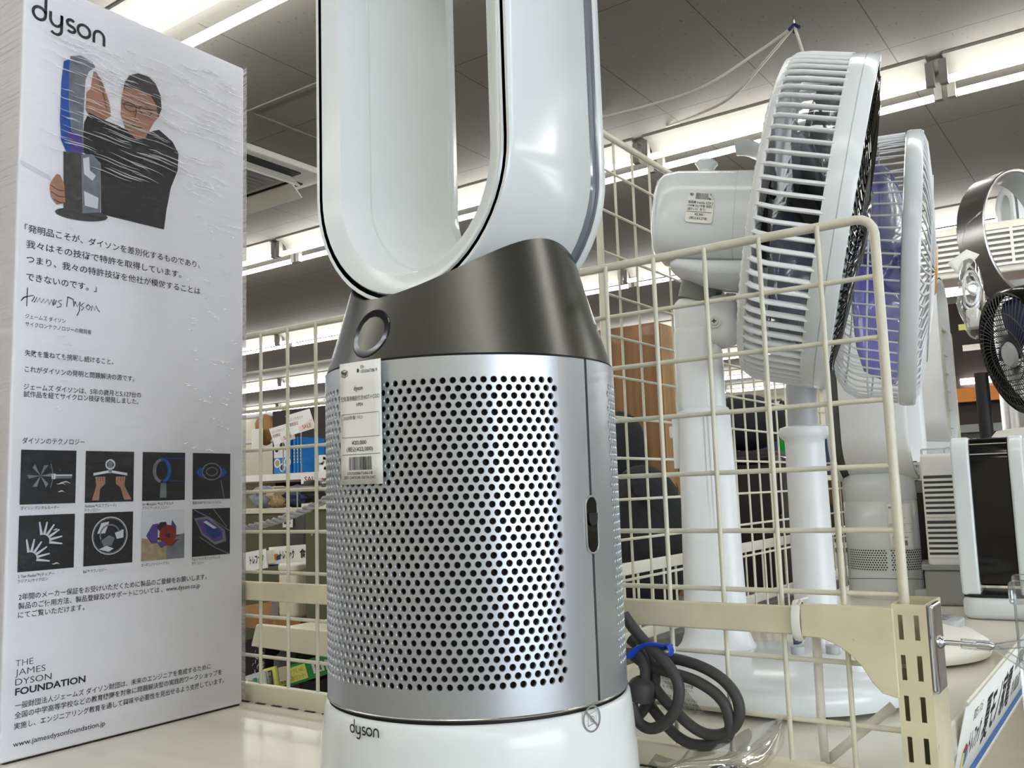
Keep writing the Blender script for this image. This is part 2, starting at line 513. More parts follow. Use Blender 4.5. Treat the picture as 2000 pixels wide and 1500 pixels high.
proto = None
for x, where in ROWS:
    ks = [k for k in range(-4, 10)]
    ks = [k for k in ks if -4.6 < 1.186 + 1.258 * k < 12.6]
    for q, k in enumerate(reversed(ks)):
        y = 1.186 + 1.258 * k
        if proto is None:
            proto = fixture_proto(); o = proto
        else:
            o = copy_tree(proto)
        o.location = (x, y, ZC)
        tag(o, 'twin-tube fluorescent light, %s from the left in the %s' % (ORD[q], where), 'ceiling light', 'fluorescent lights in rows on the ceiling')

# ---- ceiling cassette air conditioner and the hatch beside it
ac = tag(empty('ceiling_air_conditioner', (2.64, 3.62, ZC)), 'cream ceiling cassette air conditioner with open flap, behind the tall carton', 'air conditioner')
b = MB(); b.rbox((-0.42, -0.42, -0.035), (0.42, 0.42, -0.002), 0.10); b.build('panel', 'off_white', ac)
b = MB()
for s in (-1, 1):
    b.box((-0.26, s * 0.335 - 0.035, -0.042), (0.26, s * 0.335 + 0.035, -0.030)); b.box((s * 0.335 - 0.035, -0.26, -0.042), (s * 0.335 + 0.035, 0.26, -0.030))
b.build('outlet', 'black_matte', ac)
b = MB(); b.rbox((-0.25, -0.25, -0.05), (0.25, 0.25, -0.034), 0.03)
for k in range(12): b.box((-0.22, -0.22 + k * 0.04, -0.056), (0.22, -0.20 + k * 0.04, -0.049))
b.build('intake_grille', 'grey_light', ac)
for s, ax in ((-1, 0), (1, 0), (-1, 1), (1, 1)):
    mx = Matrix.Rotation(R(90 * ax), 4, 'Z') @ Matrix.Translation((0, s * 0.34, -0.075)) @ Matrix.Rotation(R(-s * 42), 4, 'X')
    b = MB(); b.box((-0.25, -0.045, -0.004), (0.25, 0.045, 0.004), mx=mx); b.build('flap', 'off_white', ac)
b = MB()
for (lo, hi) in (((2.33, 2.49), (2.35, 2.95)), ((2.35, 2.49), (2.95, 2.51)), ((2.35, 2.93), (2.95, 2.95)), ((2.93, 2.51), (2.95, 2.93))):
    b.box((lo[0], lo[1], ZC - 0.006), (hi[0], hi[1], ZC + 0.002))
tag(b.build('ceiling_hatch_frame', 'grey_mid'), 'thin grey square frame of the inspection hatch in the ceiling', 'hatch')

# ---- strings tied to a hook in the ceiling
hk = tag(empty('ceiling_hook', (3.017, 0.888, ZC)), 'small hook with a dark ribbon knot on the ceiling above the big fan', 'hook')
b = MB(); b.tube([(0, 0, 0), (0, 0, -0.02), (0.012, 0, -0.035), (0.02, 0, -0.022)], 0.003, 6); b.build('hook_wire', 'steel', hk)
b = MB()
for a in (20, 130, 250): b.tube([(0, 0, -0.03), (0.02 * math.cos(R(a)), 0.02 * math.sin(R(a)), -0.05)], 0.006, 5)
b.build('knot', 'navy', hk)
def string(pts, lab):
    b = MB(); b.tube(smooth_path(pts, 8), 0.0055, 6)
    tag(b.build('hanging_string', 'off_white'), lab, 'string', 'strings tied to the ceiling hook')
HK = (3.017, 0.888, ZC - 0.035)
string([HK, (3.10, 1.05, 1.555), (3.17, 1.30, 1.52), (3.26, 1.60, 1.555), (3.317, 1.847, 1.595)], 'upper white string running from the ceiling hook toward the tall air purifier')
string([HK, (3.14, 1.03, 1.54), (3.28, 1.22, 1.50), (3.45, 1.45, 1.54), (3.60, 1.65, 1.595)], 'lower white string sagging from the ceiling hook')
string([HK, (3.06, 0.86, 1.40), (3.10, 0.835, 1.22), (3.13, 0.81, 1.05)], 'short white string hanging down from the ceiling hook behind the big fan')
# ------------------------------------------------------------------ shelves
XG = 0.6657      # the wire grid behind the end shelf
sh = tag(empty('end_shelf', (0, 0, 0)), 'cream metal end shelf carrying the tall air purifier and its carton', 'shelf')
b = MB()
b.box((0.394, 0.02, ZS - 0.030), (0.664, 1.35, ZS))
b.build('shelf_board', 'shelf_cream', sh, bevel=0.003)
b = MB(); b.box((0.664, 0.02, ZS - 0.03), (0.674, 1.35, ZS + 0.018)); b.build('rear_lip', 'cream_metal', sh, bevel=0.002)
b = MB()
for k in range(50): b.box((0.6585, 0.06 + k * 0.0255, ZS), (0.6615, 0.074 + k * 0.0255, ZS + 0.0006))
b.build('slot_row', 'black_matte', sh)
b = MB()
for y in (0.05, 1.25): b.box((0.62, y, ZF), (0.66, y + 0.04, ZS - 0.03))
b.build('leg', 'cream_metal', sh)

fs = tag(empty('fan_shelf', (0, 0, 0)), 'long cream shelf behind the wire grid that holds the fans', 'shelf')
b = MB(); b.box((0.70, 0.172, ZS - 0.03), (4.2, 0.545, ZS)); b.build('shelf_board', 'shelf_cream', fs, bevel=0.003)
b = MB(); b.box((0.70, 0.545, ZF), (4.2, 0.56, ZS - 0.001)); b.build('back_panel', 'cream_metal', fs)
b = MB(); b.box((0.86, 0.20, ZF), (4.2, 0.545, ZF + 0.12)); b.build('plinth', 'cream_metal', fs)
b = MB(); b.box((0.88, 0.215, -0.80), (4.2, 0.545, -0.77)); b.build('lower_board', 'shelf_cream', fs)
# goods on the lower board are brown cartons and a blue one
tag(b2 := empty('brown_carton', (1.25, 0.36, -0.77)), 'brown carton on the lower board beneath the price rail', 'box')
b = MB(); b.box((-0.16, -0.12, 0), (0.16, 0.14, 0.36)); b.build('carton_body', 'wood_brown', b2, bevel=0.003)
b = MB(); b.box((-0.06, -0.1215, 0.02), (0.10, -0.1195, 0.16)); b.build('blue_panel', 'sign_blue', b2)

# price rail on the front edge of the fan shelf: tilted clear rail with a printed strip
pr_ = tag(empty('price_rail', (0.915, 0.167, ZS + 0.012)), 'price rail with blue-edged Japanese sign strip on the fan shelf edge', 'sign')
TIL = R(-14)
def railfn(u, v, d=0.0006):
    return (u, -0.004 - d * math.cos(TIL) + v * math.sin(TIL) * -1 * -1, v * math.cos(TIL))
b = MB()
b.add([railfn(0, 0.0), railfn(1.2, 0.0), railfn(1.2, -0.095), railfn(0, -0.095)], [(0, 1, 2, 3)], 0)
b.build('strip', 'paper', pr_, solid=0.001)
b = MB()
b.tube([railfn(0, 0.003), railfn(1.2, 0.003)], 0.0022, 6); b.tube([railfn(0, -0.098), railfn(1.2, -0.098)], 0.0022, 6)
b.build('rail_edge', 'wire_cream', pr_)
b = MB()
fn = lambda u, v: railfn(u, v, 0.0014)
b.poly([fn(0, -0.082), fn(1.2, -0.082), fn(1.2, -0.095), fn(0, -0.095)], 1)
cube_logo(b, fn, 0.030, -0.066, 0.028, (3, 4, 1))
write(b, '家電モノなら', fn, 0.062, -0.026, 0.013, 0.055, 0)
write(b, 'トレファク', fn, 0.062, -0.060, 0.028, 0.070, 0, 0.02)
write(b, '夏モノ家電', fn, 0.148, -0.066, 0.054, 0.205, 0, 0.02)
write(b, '扇風機', fn, 0.370, -0.032, 0.023, 0.08, 0)
write(b, '冷風扇', fn, 0.370, -0.066, 0.023, 0.08, 0)
b.build('sign_print', ['ink', 'sign_blue', 'yellow_sign', 'red_box', 'yellow_sign'], pr_)

# ---- slotted upright at the corner with its bracket and the long back rail
b = MB(); b.tube([(0.3925, 0.02, ZS - 0.004), (0.3925, 1.35, ZS - 0.004)], 0.0055, 10); b.box((0.388, 0.02, ZS - 0.04), (0.391, 1.35, ZS - 0.004))
b.build('price_rail_strip', 'grey_light', sh)
KF = 0.982
up = tag(empty('slotted_upright', (XG * KF, 0.148 * KF, 0)), 'cream slotted steel upright at the shelf corner', 'upright post')
UZ = -0.0835
up.scale = (KF, KF, KF)
b = MB()
# front web with two columns of slots: built as strips around the openings
ys = [-0.0110, -0.0060, -0.0027, 0.0043, 0.0074, 0.0110]
def web(y0, y1, z0, z1): b.box((-0.0012, y0, z0), (0.0, y1, z1))
web(ys[0], ys[1], ZF, UZ); web(ys[2], ys[3], ZF, UZ); web(ys[4], ys[5], ZF, UZ)
for k in range(39):
    zt = UZ - 0.0070 - k * 0.0265
    if zt - 0.0165 < ZF: break
    up_z = UZ if k == 0 else zt + 0.0100
    web(ys[1], ys[2], zt, up_z); web(ys[3], ys[4], zt, up_z)
b.box((0.0, -0.0110, ZF), (0.0470, -0.0098, UZ)); b.box((0.0, 0.0098, ZF), (0.0470, 0.0110, UZ))
b.build('web', 'cream_worn', up)
b = MB(); b.box((0.0470, -0.0110, ZF), (0.0482, 0.0110, UZ)); b.build('rear_web', 'cream_worn', up)

rl = tag(empty('back_rail', (XG * KF, 0, 0)), 'long yellowed cream rail running behind the purifier at grid foot height', 'rail')
rl.scale = (KF, KF, KF)
b = MB(); b.box((0.0, 0.218, -0.1085), (0.008, 1.40, -0.0885)); b.build('rail_bar', 'cream_worn', rl, bevel=0.0015)
br = MB()
out = [(0.158, -0.0865), (0.222, -0.0865), (0.222, -0.1090)] + [(0.2080 - 0.0 * k, -0.1090) for k in range(0)]
out += [(0.208, -0.1095), (0.200, -0.1120), (0.190, -0.1180), (0.181, -0.1270), (0.175, -0.1370), (0.169, -0.1435), (0.1605, -0.1455), (0.158, -0.1455)]
br.prism(out, 0.010, lambda u, v, d: (d - 0.002, u, v)); br.build('bracket', 'cream_worn', rl, bevel=0.001)
b = MB(); b.tube([(0.004 + 0.0085 * math.cos(R(a)), 0.2245, -0.0985 + 0.0140 * math.sin(R(a))) for a in range(0, 360, 20)], 0.0016, 6, closed=True, flat=(0.6, 2.2)); 
b.tube([(-0.002, 0.2225, -0.086), (-0.006, 0.219, -0.0825), (-0.004, 0.214, -0.081)], 0.001, 5)
tie = b.build('cable_tie', 'white_matte'); tie.location = (XG * KF, 0, 0); tie.scale = (KF, KF, KF)
tag(tie, 'white cable tie wrapped round the yellowed back rail', 'cable tie')

# ---- chrome magnet plate with arm and clear sign holder
mg = tag(empty('sign_holder', ((XG + 0.012) * KF, 0.1369 * KF, -0.112 * KF)), 'chrome clamp plate with arm and clear sign holder on the upright', 'sign holder')
b = MB(); b.rbox((-0.0135, -0.0045, -0.0285), (0.0135, 0.0, 0.0285), 0.004); b.build('plate', 'chrome', mg, bevel=0.0006)
b = MB(); b.cyl((0.0, -0.004, 0.003), (0.0, -0.030, 0.0025), 0.0017, n=12); b.lathe([(0.0, 0), (0.0045, 0.0), (0.0035, 0.002), (0.0018, 0.003)], 16, mx=Matrix.Translation((0, -0.0045, 0.003)) @ Matrix.Rotation(R(90), 4, 'X')); b.build('arm', 'chrome', mg)
b = MB(); b.cyl((0, -0.017, 0.0028), (0, -0.034, 0.0024), 0.0034, n=12); b.build('sleeve', 'acrylic', mg)
b = MB(); b.cyl((0, -0.026, 0.0026), (0, -0.034, 0.0024), 0.0026, n=12); b.lathe([(0.0026, 0), (0.002, 0.002), (0, 0.003)], 12, mx=Matrix.Translation((0, -0.034, 0.0024)) @ Matrix.Rotation(R(90), 4, 'X')); b.build('ball_joint', 'chrome', mg)
b = MB(); b.cyl((0, -0.036, 0.002), (0.0, -0.058, 0.006), 0.002, 0.003, n=8); b.cyl((0, -0.036, 0.002), (0.0, -0.058, -0.012), 0.002, 0.003, n=8)
b.rbox((-0.006, -0.085, -0.040), (0.006, -0.050, 0.048), 0.002); b.rbox((-0.009, -0.087, 0.030), (0.009, -0.048, 0.044), 0.002)
b.build('clear_holder', 'acrylic', mg)

# ---- wire grid behind the end shelf
def wire_panel(name, label, p0, axis, length, z0, z1, vw, hw, rf=0.0034, rw=0.0022, feet=0.0, foot0=None, group=None, posts=(True, True), mname='wire_cream', ext=0.0):
    """p0 lower start, axis unit vector along the panel; vw offsets of upright wires, hw heights of cross wires"""
    t = tag(empty(name, p0), label, 'wire panel', group)
    ax = Vector(axis); n = Vector((-ax.y, ax.x, 0))
    c = 0.012
    b = MB()
    path = [Vector((0, 0, -(feet if foot0 is None else foot0))), Vector((0, 0, z1 - c))] if posts[0] else [ax * -ext + Vector((0, 0, z1))]
    if posts[0]: path += [ax * c * (1 - math.cos(R(a))) + Vector((0, 0, z1 - c + c * math.sin(R(a)))) for a in (22, 45, 67, 90)]
    if posts[1]:
        path += [ax * (length - c + c * math.sin(R(a))) + Vector((0, 0, z1 - c + c * math.cos(R(a)))) for a in (0, 22, 45, 67, 90)] + [ax * length + Vector((0, 0, -feet))]
    else: path += [ax * (length + ext) + Vector((0, 0, z1))]
    b.tube(path, rf, 10); b.build('frame', mname, t)
    for d in vw:
        b = MB(); b.tube([ax * d + n * rw * 1.6 + Vector((0, 0, -feet)), ax * d + n * rw * 1.6 + Vector((0, 0, z1))], rw, 8); b.build('upright_wire', mname, t)
    for h in hw:
        b = MB(); b.tube([Vector((0, 0, h)), ax * length + Vector((0, 0, h))], rw, 8); b.build('cross_wire', mname, t)
    return t
wire_panel('wire_grid_panel', 'cream wire grid panel standing behind the purifier and carton', (XG, 0.1505, 0), (0, 1, 0), 0.93,
           0, 0.1865, [0.0390 + 0.0443 * k for k in range(20)], [0.1437, 0.1000, 0.0560, 0.0100, -0.0340, -0.0775, -0.1250, -0.1670], rf=0.0034, rw=0.0019, feet=0.195, foot0=0.10)
# ------------------------------------------------------------------ the loop-shaped amplifier of the bladeless machines
def make_loop(root, Ro, zb, zt, front, rear, thick=0.025, mats=('white_gloss', 'black_gloss', 'grey_strip'), slot=True, N=20):
    """stadium loop open along local X; zb/zt outer bottom/top, front and rear its rim planes"""
    zc0, zc1 = zb + Ro, zt - Ro
    line = []
    for k in range(N + 1):
        a = R(180 + 180 * k / N); line.append((math.cos(a), math.sin(a), zc0))
    for k in range(N + 1):
        a = R(0 + 180 * k / N); line.append((math.cos(a), math.sin(a), zc1))
    def surf(prof, name, m):
        b = MB(); rows = []
        for (x, o) in prof:
            rr = Ro + o
            rows.append([(x, c * rr, zc + s * rr) for c, s, zc in line])
        b.grid(rows, 0, True, closed=True)
        return b.build(name, m, root)
    D = front - rear
    gs = rear + D * 0.185; ge = rear + D * 0.085
    surf([(front - 0.0005, -0.0038), (front, -0.0026), (front, -0.0012), (front - 0.0018, -0.0002), (front - 0.006, 0.0), (gs + 0.001, 0.0), (gs, -0.001)], 'outer_shell', mats[0])
    surf([(gs, -0.001), (gs - 0.001, -0.0035), (ge + 0.001, -0.0035), (ge, -0.0008)], 'rear_band', mats[2])
    surf([(ge, -0.0008), (ge - 0.0005, 0.0), (rear + 0.003, 0.0), (rear, -0.003), (rear, -thick * 0.92), (rear + 0.003, -thick * 0.99), (rear + D * 0.10, -thick)], 'rear_rim', mats[0])
    if slot:
        surf([(front - 0.0005, -0.0038), (front - 0.010, -0.0042), (front - 0.010, -0.0066), (front - 0.0012, -0.0070)], 'air_slot', mats[1])
    else:
        surf([(front - 0.0005, -0.0038), (front - 0.0012, -0.0070)], 'front_lip', mats[0])
    T = thick
    surf([(front - 0.0012, -0.0070), (front + 0.0002, -0.0080), (front, -0.0100), (front - D * 0.05, -T * 0.46), (front - D * 0.26, -T * 0.60), (front - D * 0.262, -T * 0.64),
          (front - D * 0.60, -T * 0.86), (rear + D * 0.125, -T * 0.99), (rear + D * 0.12, -T * 1.01), (rear + D * 0.10, -T)], 'inner_shell', mats[0])
    return zc0
# ------------------------------------------------------------------ the tall air purifier in front
PA = R(176.8)
PS = 0.93        # its true size, so that it stands clear of the grid
pur = tag(empty('air_purifier', (0.558 * PS, 0.433 * PS, ZS + 0.0150), PA), 'large silver and white loop air purifier in front, perforated body with a price tag', 'air purifier')
pur.scale = (PS, PS, PS)
def cy(r, psi, z): return (r * math.cos(R(psi)), r * math.sin(R(psi)), z)
RM = 0.111
MZ0, MZ1 = 0.0742, 0.3062
# white base
b = MB()
BB = -0.0150 / PS
b.lathe([(0.0, BB), (0.118, BB), (0.1195, BB + 0.0015), (0.1185, BB + 0.004), (0.1178, BB + 0.0065), (0.1172, 0.012), (0.1165, 0.025), (0.1145, 0.055), (0.1128, MZ0 - 0.0055), (0.1118, MZ0 - 0.0042), (0.1100, MZ0 - 0.0038)], 120)
b.build('base', 'white_gloss', pur)
b = MB(); b.lathe([(0.1105, MZ0 - 0.0045), (0.1085, MZ0 - 0.004), (0.1085, MZ0 - 0.001), (0.1100, MZ0 - 0.0005)], 120); b.build('base_groove', 'black_matte', pur)
b = MB(); b.lathe([(0.1085, MZ0 - 0.0018), (0.1112, MZ0 - 0.0014), (0.1114, MZ0 - 0.0006), (0.1108, MZ0 + 0.0002)], 120); b.build('base_ring', 'steel', pur)
# perforated shrouds
def shroud(name, m, psi0, psi1, hp0, hp1, hz0, hz1, dpsi=3.5, dz=0.00545, RH=0.00205):
    b = MB()
    nr = int(round((hz1 - hz0) / dz)) + 1
    nc = int(round((hp1 - hp0) / dpsi))
    def P(psi, z, r=RM): return cy(r, psi, z)
    hp0 = (hp0 + hp1) / 2 - nc * dpsi / 2; hp1 = hp0 + nc * dpsi
    du = dpsi; k8 = []
    for a in range(12):
        an = a * 30
        ox, oz = [(.5, 0), (.5, .5), (.25, .5), (0, .5), (-.25, .5), (-.5, .5), (-.5, 0), (-.5, -.5), (-.25, -.5), (0, -.5), (.25, -.5), (.5, -.5)][a]
        k8.append((math.cos(R(an)), math.sin(R(an)), ox, oz))
    rad = R(1) * RM
    z0 = hz0
    for i in range(nr):
        zc = z0 + i * dz
        sh_ = 0.0 if i % 2 else 0.5
        for j in range(nc + (0 if i % 2 else -1)):
            pc = hp0 + du * (j + 0.5 + sh_)
            o = [P(pc + ox * du, zc + oz * dz) for c, s, ox, oz in k8]
            h1 = [P(pc + c * RH * 1.14 / rad, zc + s * RH * 1.14, RM) for c, s, ox, oz in k8]
            h2 = [P(pc + c * RH / rad, zc + s * RH, RM - 0.00035) for c, s, ox, oz in k8]
            h3 = [P(pc + c * RH * 0.97 / rad, zc + s * RH * 0.97, RM - 0.0019) for c, s, ox, oz in k8]
            vs = o + h1 + h2 + h3; fs = []
            for ring in range(3):
                for a in range(12):
                    q = (a + 1) % 12
                    fs.append((ring * 12 + a, ring * 12 + q, ring * 12 + 12 + q, ring * 12 + 12 + a))
            b.add(vs, fs, 0, True)
        if not i % 2:   # half cells at both ends of the short rows
            for e in (hp0, hp1 - du / 2):
                b.add([P(e, zc - dz / 2), P(e + du / 4, zc - dz / 2), P(e + du / 2, zc - dz / 2), P(e + du / 2, zc), P(e + du / 2, zc + dz / 2), P(e + du / 4, zc + dz / 2), P(e, zc + dz / 2), P(e, zc)], [tuple(range(8))], 0, True)
    zl, zh = z0 - dz / 2, z0 + (nr - 0.5) * dz
    def plain(pa, pb, za, zb, n):
        b.grid([[P(pa + (pb - pa) * k / n, z) for k in range(n + 1)] for z in (za, zb)], 0, True)
    n2 = nc * 4
    plain(hp0, hp1, MZ0, zl, n2); plain(hp0, hp1, zh, MZ1, n2)
    for (pa, pb) in ((psi0, hp0), (hp1, psi1)):
        b.grid([[P(pa + (pb - pa) * k / 6, z) for k in range(7)] for z in (MZ0, zl, zh, MZ1)], 0, True)
    # folded edges
    b.grid([[P(psi1, z, r) for r in (RM, RM - 0.0006, RM - 0.004)] for z in (MZ0, MZ1)], 0, True)
    b.grid([[P(psi0, z, r) for r in (RM - 0.004, RM - 0.0006, RM)] for z in (MZ0, MZ1)], 0, True)
    b.grid([[P(psi0 + (psi1 - psi0) * k / 40, MZ1, r) for k in range(41)] for r in (RM, RM - 0.003)], 0, True)
    return b.build(name, m, pur)
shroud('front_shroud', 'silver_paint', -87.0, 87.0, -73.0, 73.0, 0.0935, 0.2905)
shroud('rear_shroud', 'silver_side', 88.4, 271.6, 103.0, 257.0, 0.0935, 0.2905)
b = MB(); b.lathe([(RM - 0.0045, MZ0 - 0.001), (RM - 0.0045, MZ1)], 90); b.build('filter', 'filter_dark', pur)
# sliding latch on the seam
def capsule(w_, h_, n=10): return [(w_ * math.cos(R(180 * k / n)), h_ - w_ + w_ * math.sin(R(180 * k / n))) for k in range(n + 1)] + [(w_ * math.cos(R(180 + 180 * k / n)), -h_ + w_ + w_ * math.sin(R(180 + 180 * k / n))) for k in range(n + 1)]
SZ = 0.1915
def onm(u, v, h=0.0, psi=87.7, r=RM): return cy(r + h, psi + u / RM / R(1), SZ + v)
lt = MB(); lt.prism(capsule(0.0064, 0.0190), 0.0006, lambda u, v, d: onm(u, v, d - 0.0002))
lo_ = lt.build('latch', 'black_gloss', pur)
b = MB(); b.tube([onm(u, v, 0.0004) for u, v in capsule(0.0068, 0.0194)], 0.0007, 6, closed=True); b.build('latch_rim', 'silver_paint', lo_)
b = MB(); b.prism([(-0.0050, 0.0080), (0.0050, 0.0080), (0.0050, 0.0040)] + arc(0, 0.0040, 0.0050, 0, -180, 10) + [(-0.0050, 0.0040)], 0.0015, lambda u, v, d: onm(u, v, d + 0.0002)); b.build('latch_button', 'black_matte', lo_, bevel=0.0003)
# dark nickel collar, cut on top to cradle the loop
LRo, LZB, LZT, LF, LR_ = 0.101, 0.3545, 0.764, 0.068, -0.052
LZC = LZB + LRo
def rcol(z): return 0.1104 - 0.315 * (z - MZ1) + 0.55 * (z - MZ1) ** 2 * 0.5
def ztop(psi):
    z = 0.36
    for _ in range(30):
        y = min(abs(rcol(z) * math.sin(R(psi))), LRo * 0.985)
        zl = LZC - math.sqrt(LRo ** 2 - y * y)
        z = 0.5 * z + 0.5 * (zl - 0.0004)
    return z
b = MB(); rows = []
NP = 120; NT = 14
for t in range(NT + 1):
    row = []
    for k in range(NP):
        psi = 360 * k / NP; zt_ = ztop(psi); f = t / NT
        z = MZ1 + 0.0016 + (zt_ - MZ1 - 0.0016) * f
        row.append(cy(rcol(z), psi, z))
    rows.append(row)
for kk in (0.992, 0.97, 0.9, 0.75, 0.5, 0.2, 0.01):
    row = []
    for k in range(NP):
        psi = 360 * k / NP; zt_ = ztop(psi); r = rcol(zt_) * kk
        y = min(abs(r * math.sin(R(psi))), LRo * 0.985)
        row.append(cy(r, psi, LZC - math.sqrt(LRo ** 2 - y * y) - (0.0002 if kk > 0.98 else 0.0012)))
    rows.append(row)
b.grid(rows, 0, True, closed=True)
col_ = b.build('collar', 'nickel', pur)
b = MB(); b.lathe([(RM - 0.0012, MZ1 - 0.001), (RM - 0.0006, MZ1 + 0.0005), (RM - 0.002, MZ1 + 0.002)], 120); b.build('collar_seam', 'black_matte', pur)
b = MB()
def disp(u, v, h=0.0004):
    z = 0.3280 + v
    return cy(rcol(z) + h, -0.5 + u / rcol(z) / R(1), z)
b.add([disp(0, 0, -0.0006)] + [disp(0.0172 * math.cos(R(12 * k)) * q, 0.0168 * math.sin(R(12 * k)) * q, hh) for q, hh in ((0.5, -0.0004), (0.92, 0.0003), (1.0, 0.0005)) for k in range(30)],
      [(0, 1 + k, 1 + (k + 1) % 30) for k in range(30)] + [(1 + q * 30 + k, 31 + q * 30 + k, 31 + q * 30 + (k + 1) % 30, 1 + q * 30 + (k + 1) % 30) for q in range(2) for k in range(30)], 0, True)
dp = b.build('display', 'nickel_dark', pur)
b = MB(); b.tube([disp(0.0174 * math.cos(R(10 * k)), 0.0170 * math.sin(R(10 * k)), 0.0002) for k in range(36)], 0.0005, 6, closed=True); b.build('display_rim', 'nickel_dark', dp)
lp = empty('loop', (0, 0, 0)); lp.parent = pur
make_loop(lp, LRo, LZB, LZT, LF, LR_, 0.050, N=28)
# marks on the base
b = MB(); logo(b, lambda u, v: cy(0.11535 - 0.04 * 0 + 0.00018, u / 0.115 / R(1), v), -0.0135, 0.0615, 0.0056); b.build('printed_wordmark', 'ink', pur)
b = MB()
ic = lambda u, v: cy(0.1143, 81.5 + u / 0.114 / R(1), 0.0655 + v)
stroke(b, [arc(0, 0, 0.0080, 0, 360, 36), [(-0.0056, 0.0056), (0.0056, -0.0056)]], 0.0013, ic)
stroke(b, [[(-0.004, -0.0042), (-0.004, 0.0030), (0.0040, 0.0045), (0.0040, -0.0028), (-0.004, -0.0042)], arc(0, 0, 0.0018, 0, 360, 10)], 0.0005, ic)
b.build('printed_symbol', 'grey_mid', pur)

# ---- price tag hanging on the shroud
def card(name, label, parent_mx, rows, w_, h_, group=None, bend=0.0):
    """a printed price card, u to the right and v down from its top-left corner"""
    t = tag(empty(name, (0, 0, 0)), label, 'price tag', group)
    t.matrix_world = parent_mx
    def fn(u, v, d=0.0): return (u, -d - bend * ((u / w_ - 0.5) ** 2 * -1 + 0.25), -v)
    b = MB()
    b.grid([[fn(w_ * i / 6, h_ * j / 6) for i in range(7)] for j in range(7)], 0, True)
    b.build('card', 'paper', t, solid=0.0003)
    b = MB(); f2 = lambda u, v: fn(u, -v, 0.00045)
    rows(b, f2)
    b.build('printing', ['ink', 'paper'], t)
    return t
def barcode(b, fn, u, v, w_, h_, seed):
    rn = random.Random(seed); x = 0
    while x < w_:
        bw = rn.choice((.35, .35, .7, 1.0)) * w_ / 40; 
        b.poly([fn(u + x, v), fn(min(u + x + bw, u + w_), v), fn(min(u + x + bw, u + w_), v - h_), fn(u + x, v - h_)])
        x += bw + rn.choice((.35, .6, .9)) * w_ / 40
def main_card(b, f):
    mm = 0.001
    cube_logo(b, f, 2.0 * mm, -9.6 * mm, 6.4 * mm, line=0)
    b.add([f(0.019 + 0.0011 * math.cos(R(a)), -0.0062 + 0.0014 * math.sin(R(a))) for a in range(0, 360, 30)], [tuple(range(12))])
    write(b, '03r', f, 0.0215, -0.0050, 0.0032, 0.004)
    write(b, '1032006728618', f, 0.0215, -0.0082, 0.0032, 0.0165)
    write(b, 'dyson', f, 0.0145, -0.0195, 0.0042, 0.0090, weight=0.012)
    write(b, '空気清浄機能付きHOT＋COO', f, 0.0012, -0.0262, 0.0038, 0.0385)
    write(b, 'HP04', f, 0.0168, -0.0305, 0.0034, 0.0066)
    stroke(b, [[(0.0018, -0.0355), (0.0390, -0.0355), (0.0390, -0.0515), (0.0018, -0.0515), (0.0018, -0.0355)]], 0.0003, f)
    write(b, '2020年製 ﾘﾓｺﾝ', f, 0.0032, -0.0392, 0.0031, 0.0200)
    write(b, '¥20,000', f, 0.0115, -0.0565, 0.0038, 0.0145, weight=0.006)
    write(b, '(税込¥22,000)', f, 0.0062, -0.0610, 0.0038, 0.0260, weight=0.004)
    stroke(b, [[(0.0015, -0.0632), (0.0393, -0.0632)]], 0.0003, f)
    barcode(b, f, 0.0080, -0.0648, 0.0230, 0.0090, 3)
    write(b, '1032006728618', f, 0.0070, -0.0768, 0.0027, 0.0245)
    write(b, '207-24032815073r24C', f, 0.0030, -0.0797, 0.0027, 0.0315)
PM = Matrix.Translation((0.558 * PS, 0.433 * PS, ZS + 0.0150)) @ Matrix.Rotation(PA, 4, 'Z') @ Matrix.Scale(PS, 4)
mx = PM @ Matrix.Translation((0.1145, -0.0205, 0.3075)) @ Matrix.Rotation(R(90), 4, 'Z') @ Matrix.Rotation(R(1.0), 4, 'X') @ Matrix.Rotation(R(0.6), 4, 'Y')
card('price_tag', 'white price tag with barcode hanging on the front silver air purifier', mx, main_card, 0.041, 0.0835, 'price tags')
# ------------------------------------------------------------------ tall printed carton under stretch film
# outlines of the printed picture in millimetres on the carton front (from its lower left corner)
P_blue=[(38.5,639.5),(36.8,618.2),(36.4,580.7),(38.0,560.9),(43.0,551.4),(52.3,550.8),(48.5,567.5),(44.3,600.3),(45.0,635.1),(46.4,646.0)]
P_band=[(44.7,647.1),(54.9,651.9),(67.2,649.6),(70.4,645.5),(63.9,638.7),(60.6,628.7),(59.2,581.2),(60.7,555.8),(52.3,550.8),(48.5,567.5),(44.3,600.3),(44.2,634.7)]
P_violet=[(44.1,573.0),(58.6,570.7),(60.7,555.0),(52.3,550.8),(47.2,553.5)]
P_body=[(40.6,550.7),(59.0,553.6),(78.3,548.8),(78.6,498.7),(60.5,493.6),(42.1,493.4)]
P_glass=[(58.2,552.5),(69.4,555.8),(78.3,548.8),(78.0,499.5),(60.5,494.4)]
P_g1=[(60.0,548.8),(66.0,552.2),(67.2,538.8),(73.4,535.3),(70.0,529.2),(61.2,533.7)]
P_g2=[(61.6,516.8),(76.5,513.7),(75.9,502.4),(62.9,502.6)]
P_hand1=[(34.6,526.4),(37.9,526.5),(42.2,518.4),(43.6,500.4),(35.5,496.8),(29.6,503.5),(28.2,513.9),(30.0,518.5)]
P_hand2=[(66.1,621.9),(68.3,640.3),(70.9,641.3),(76.4,636.2),(80.1,628.7),(85.9,614.6),(88.0,601.1),(77.4,590.6),(65.0,591.8),(61.4,599.2),(61.8,616.8)]
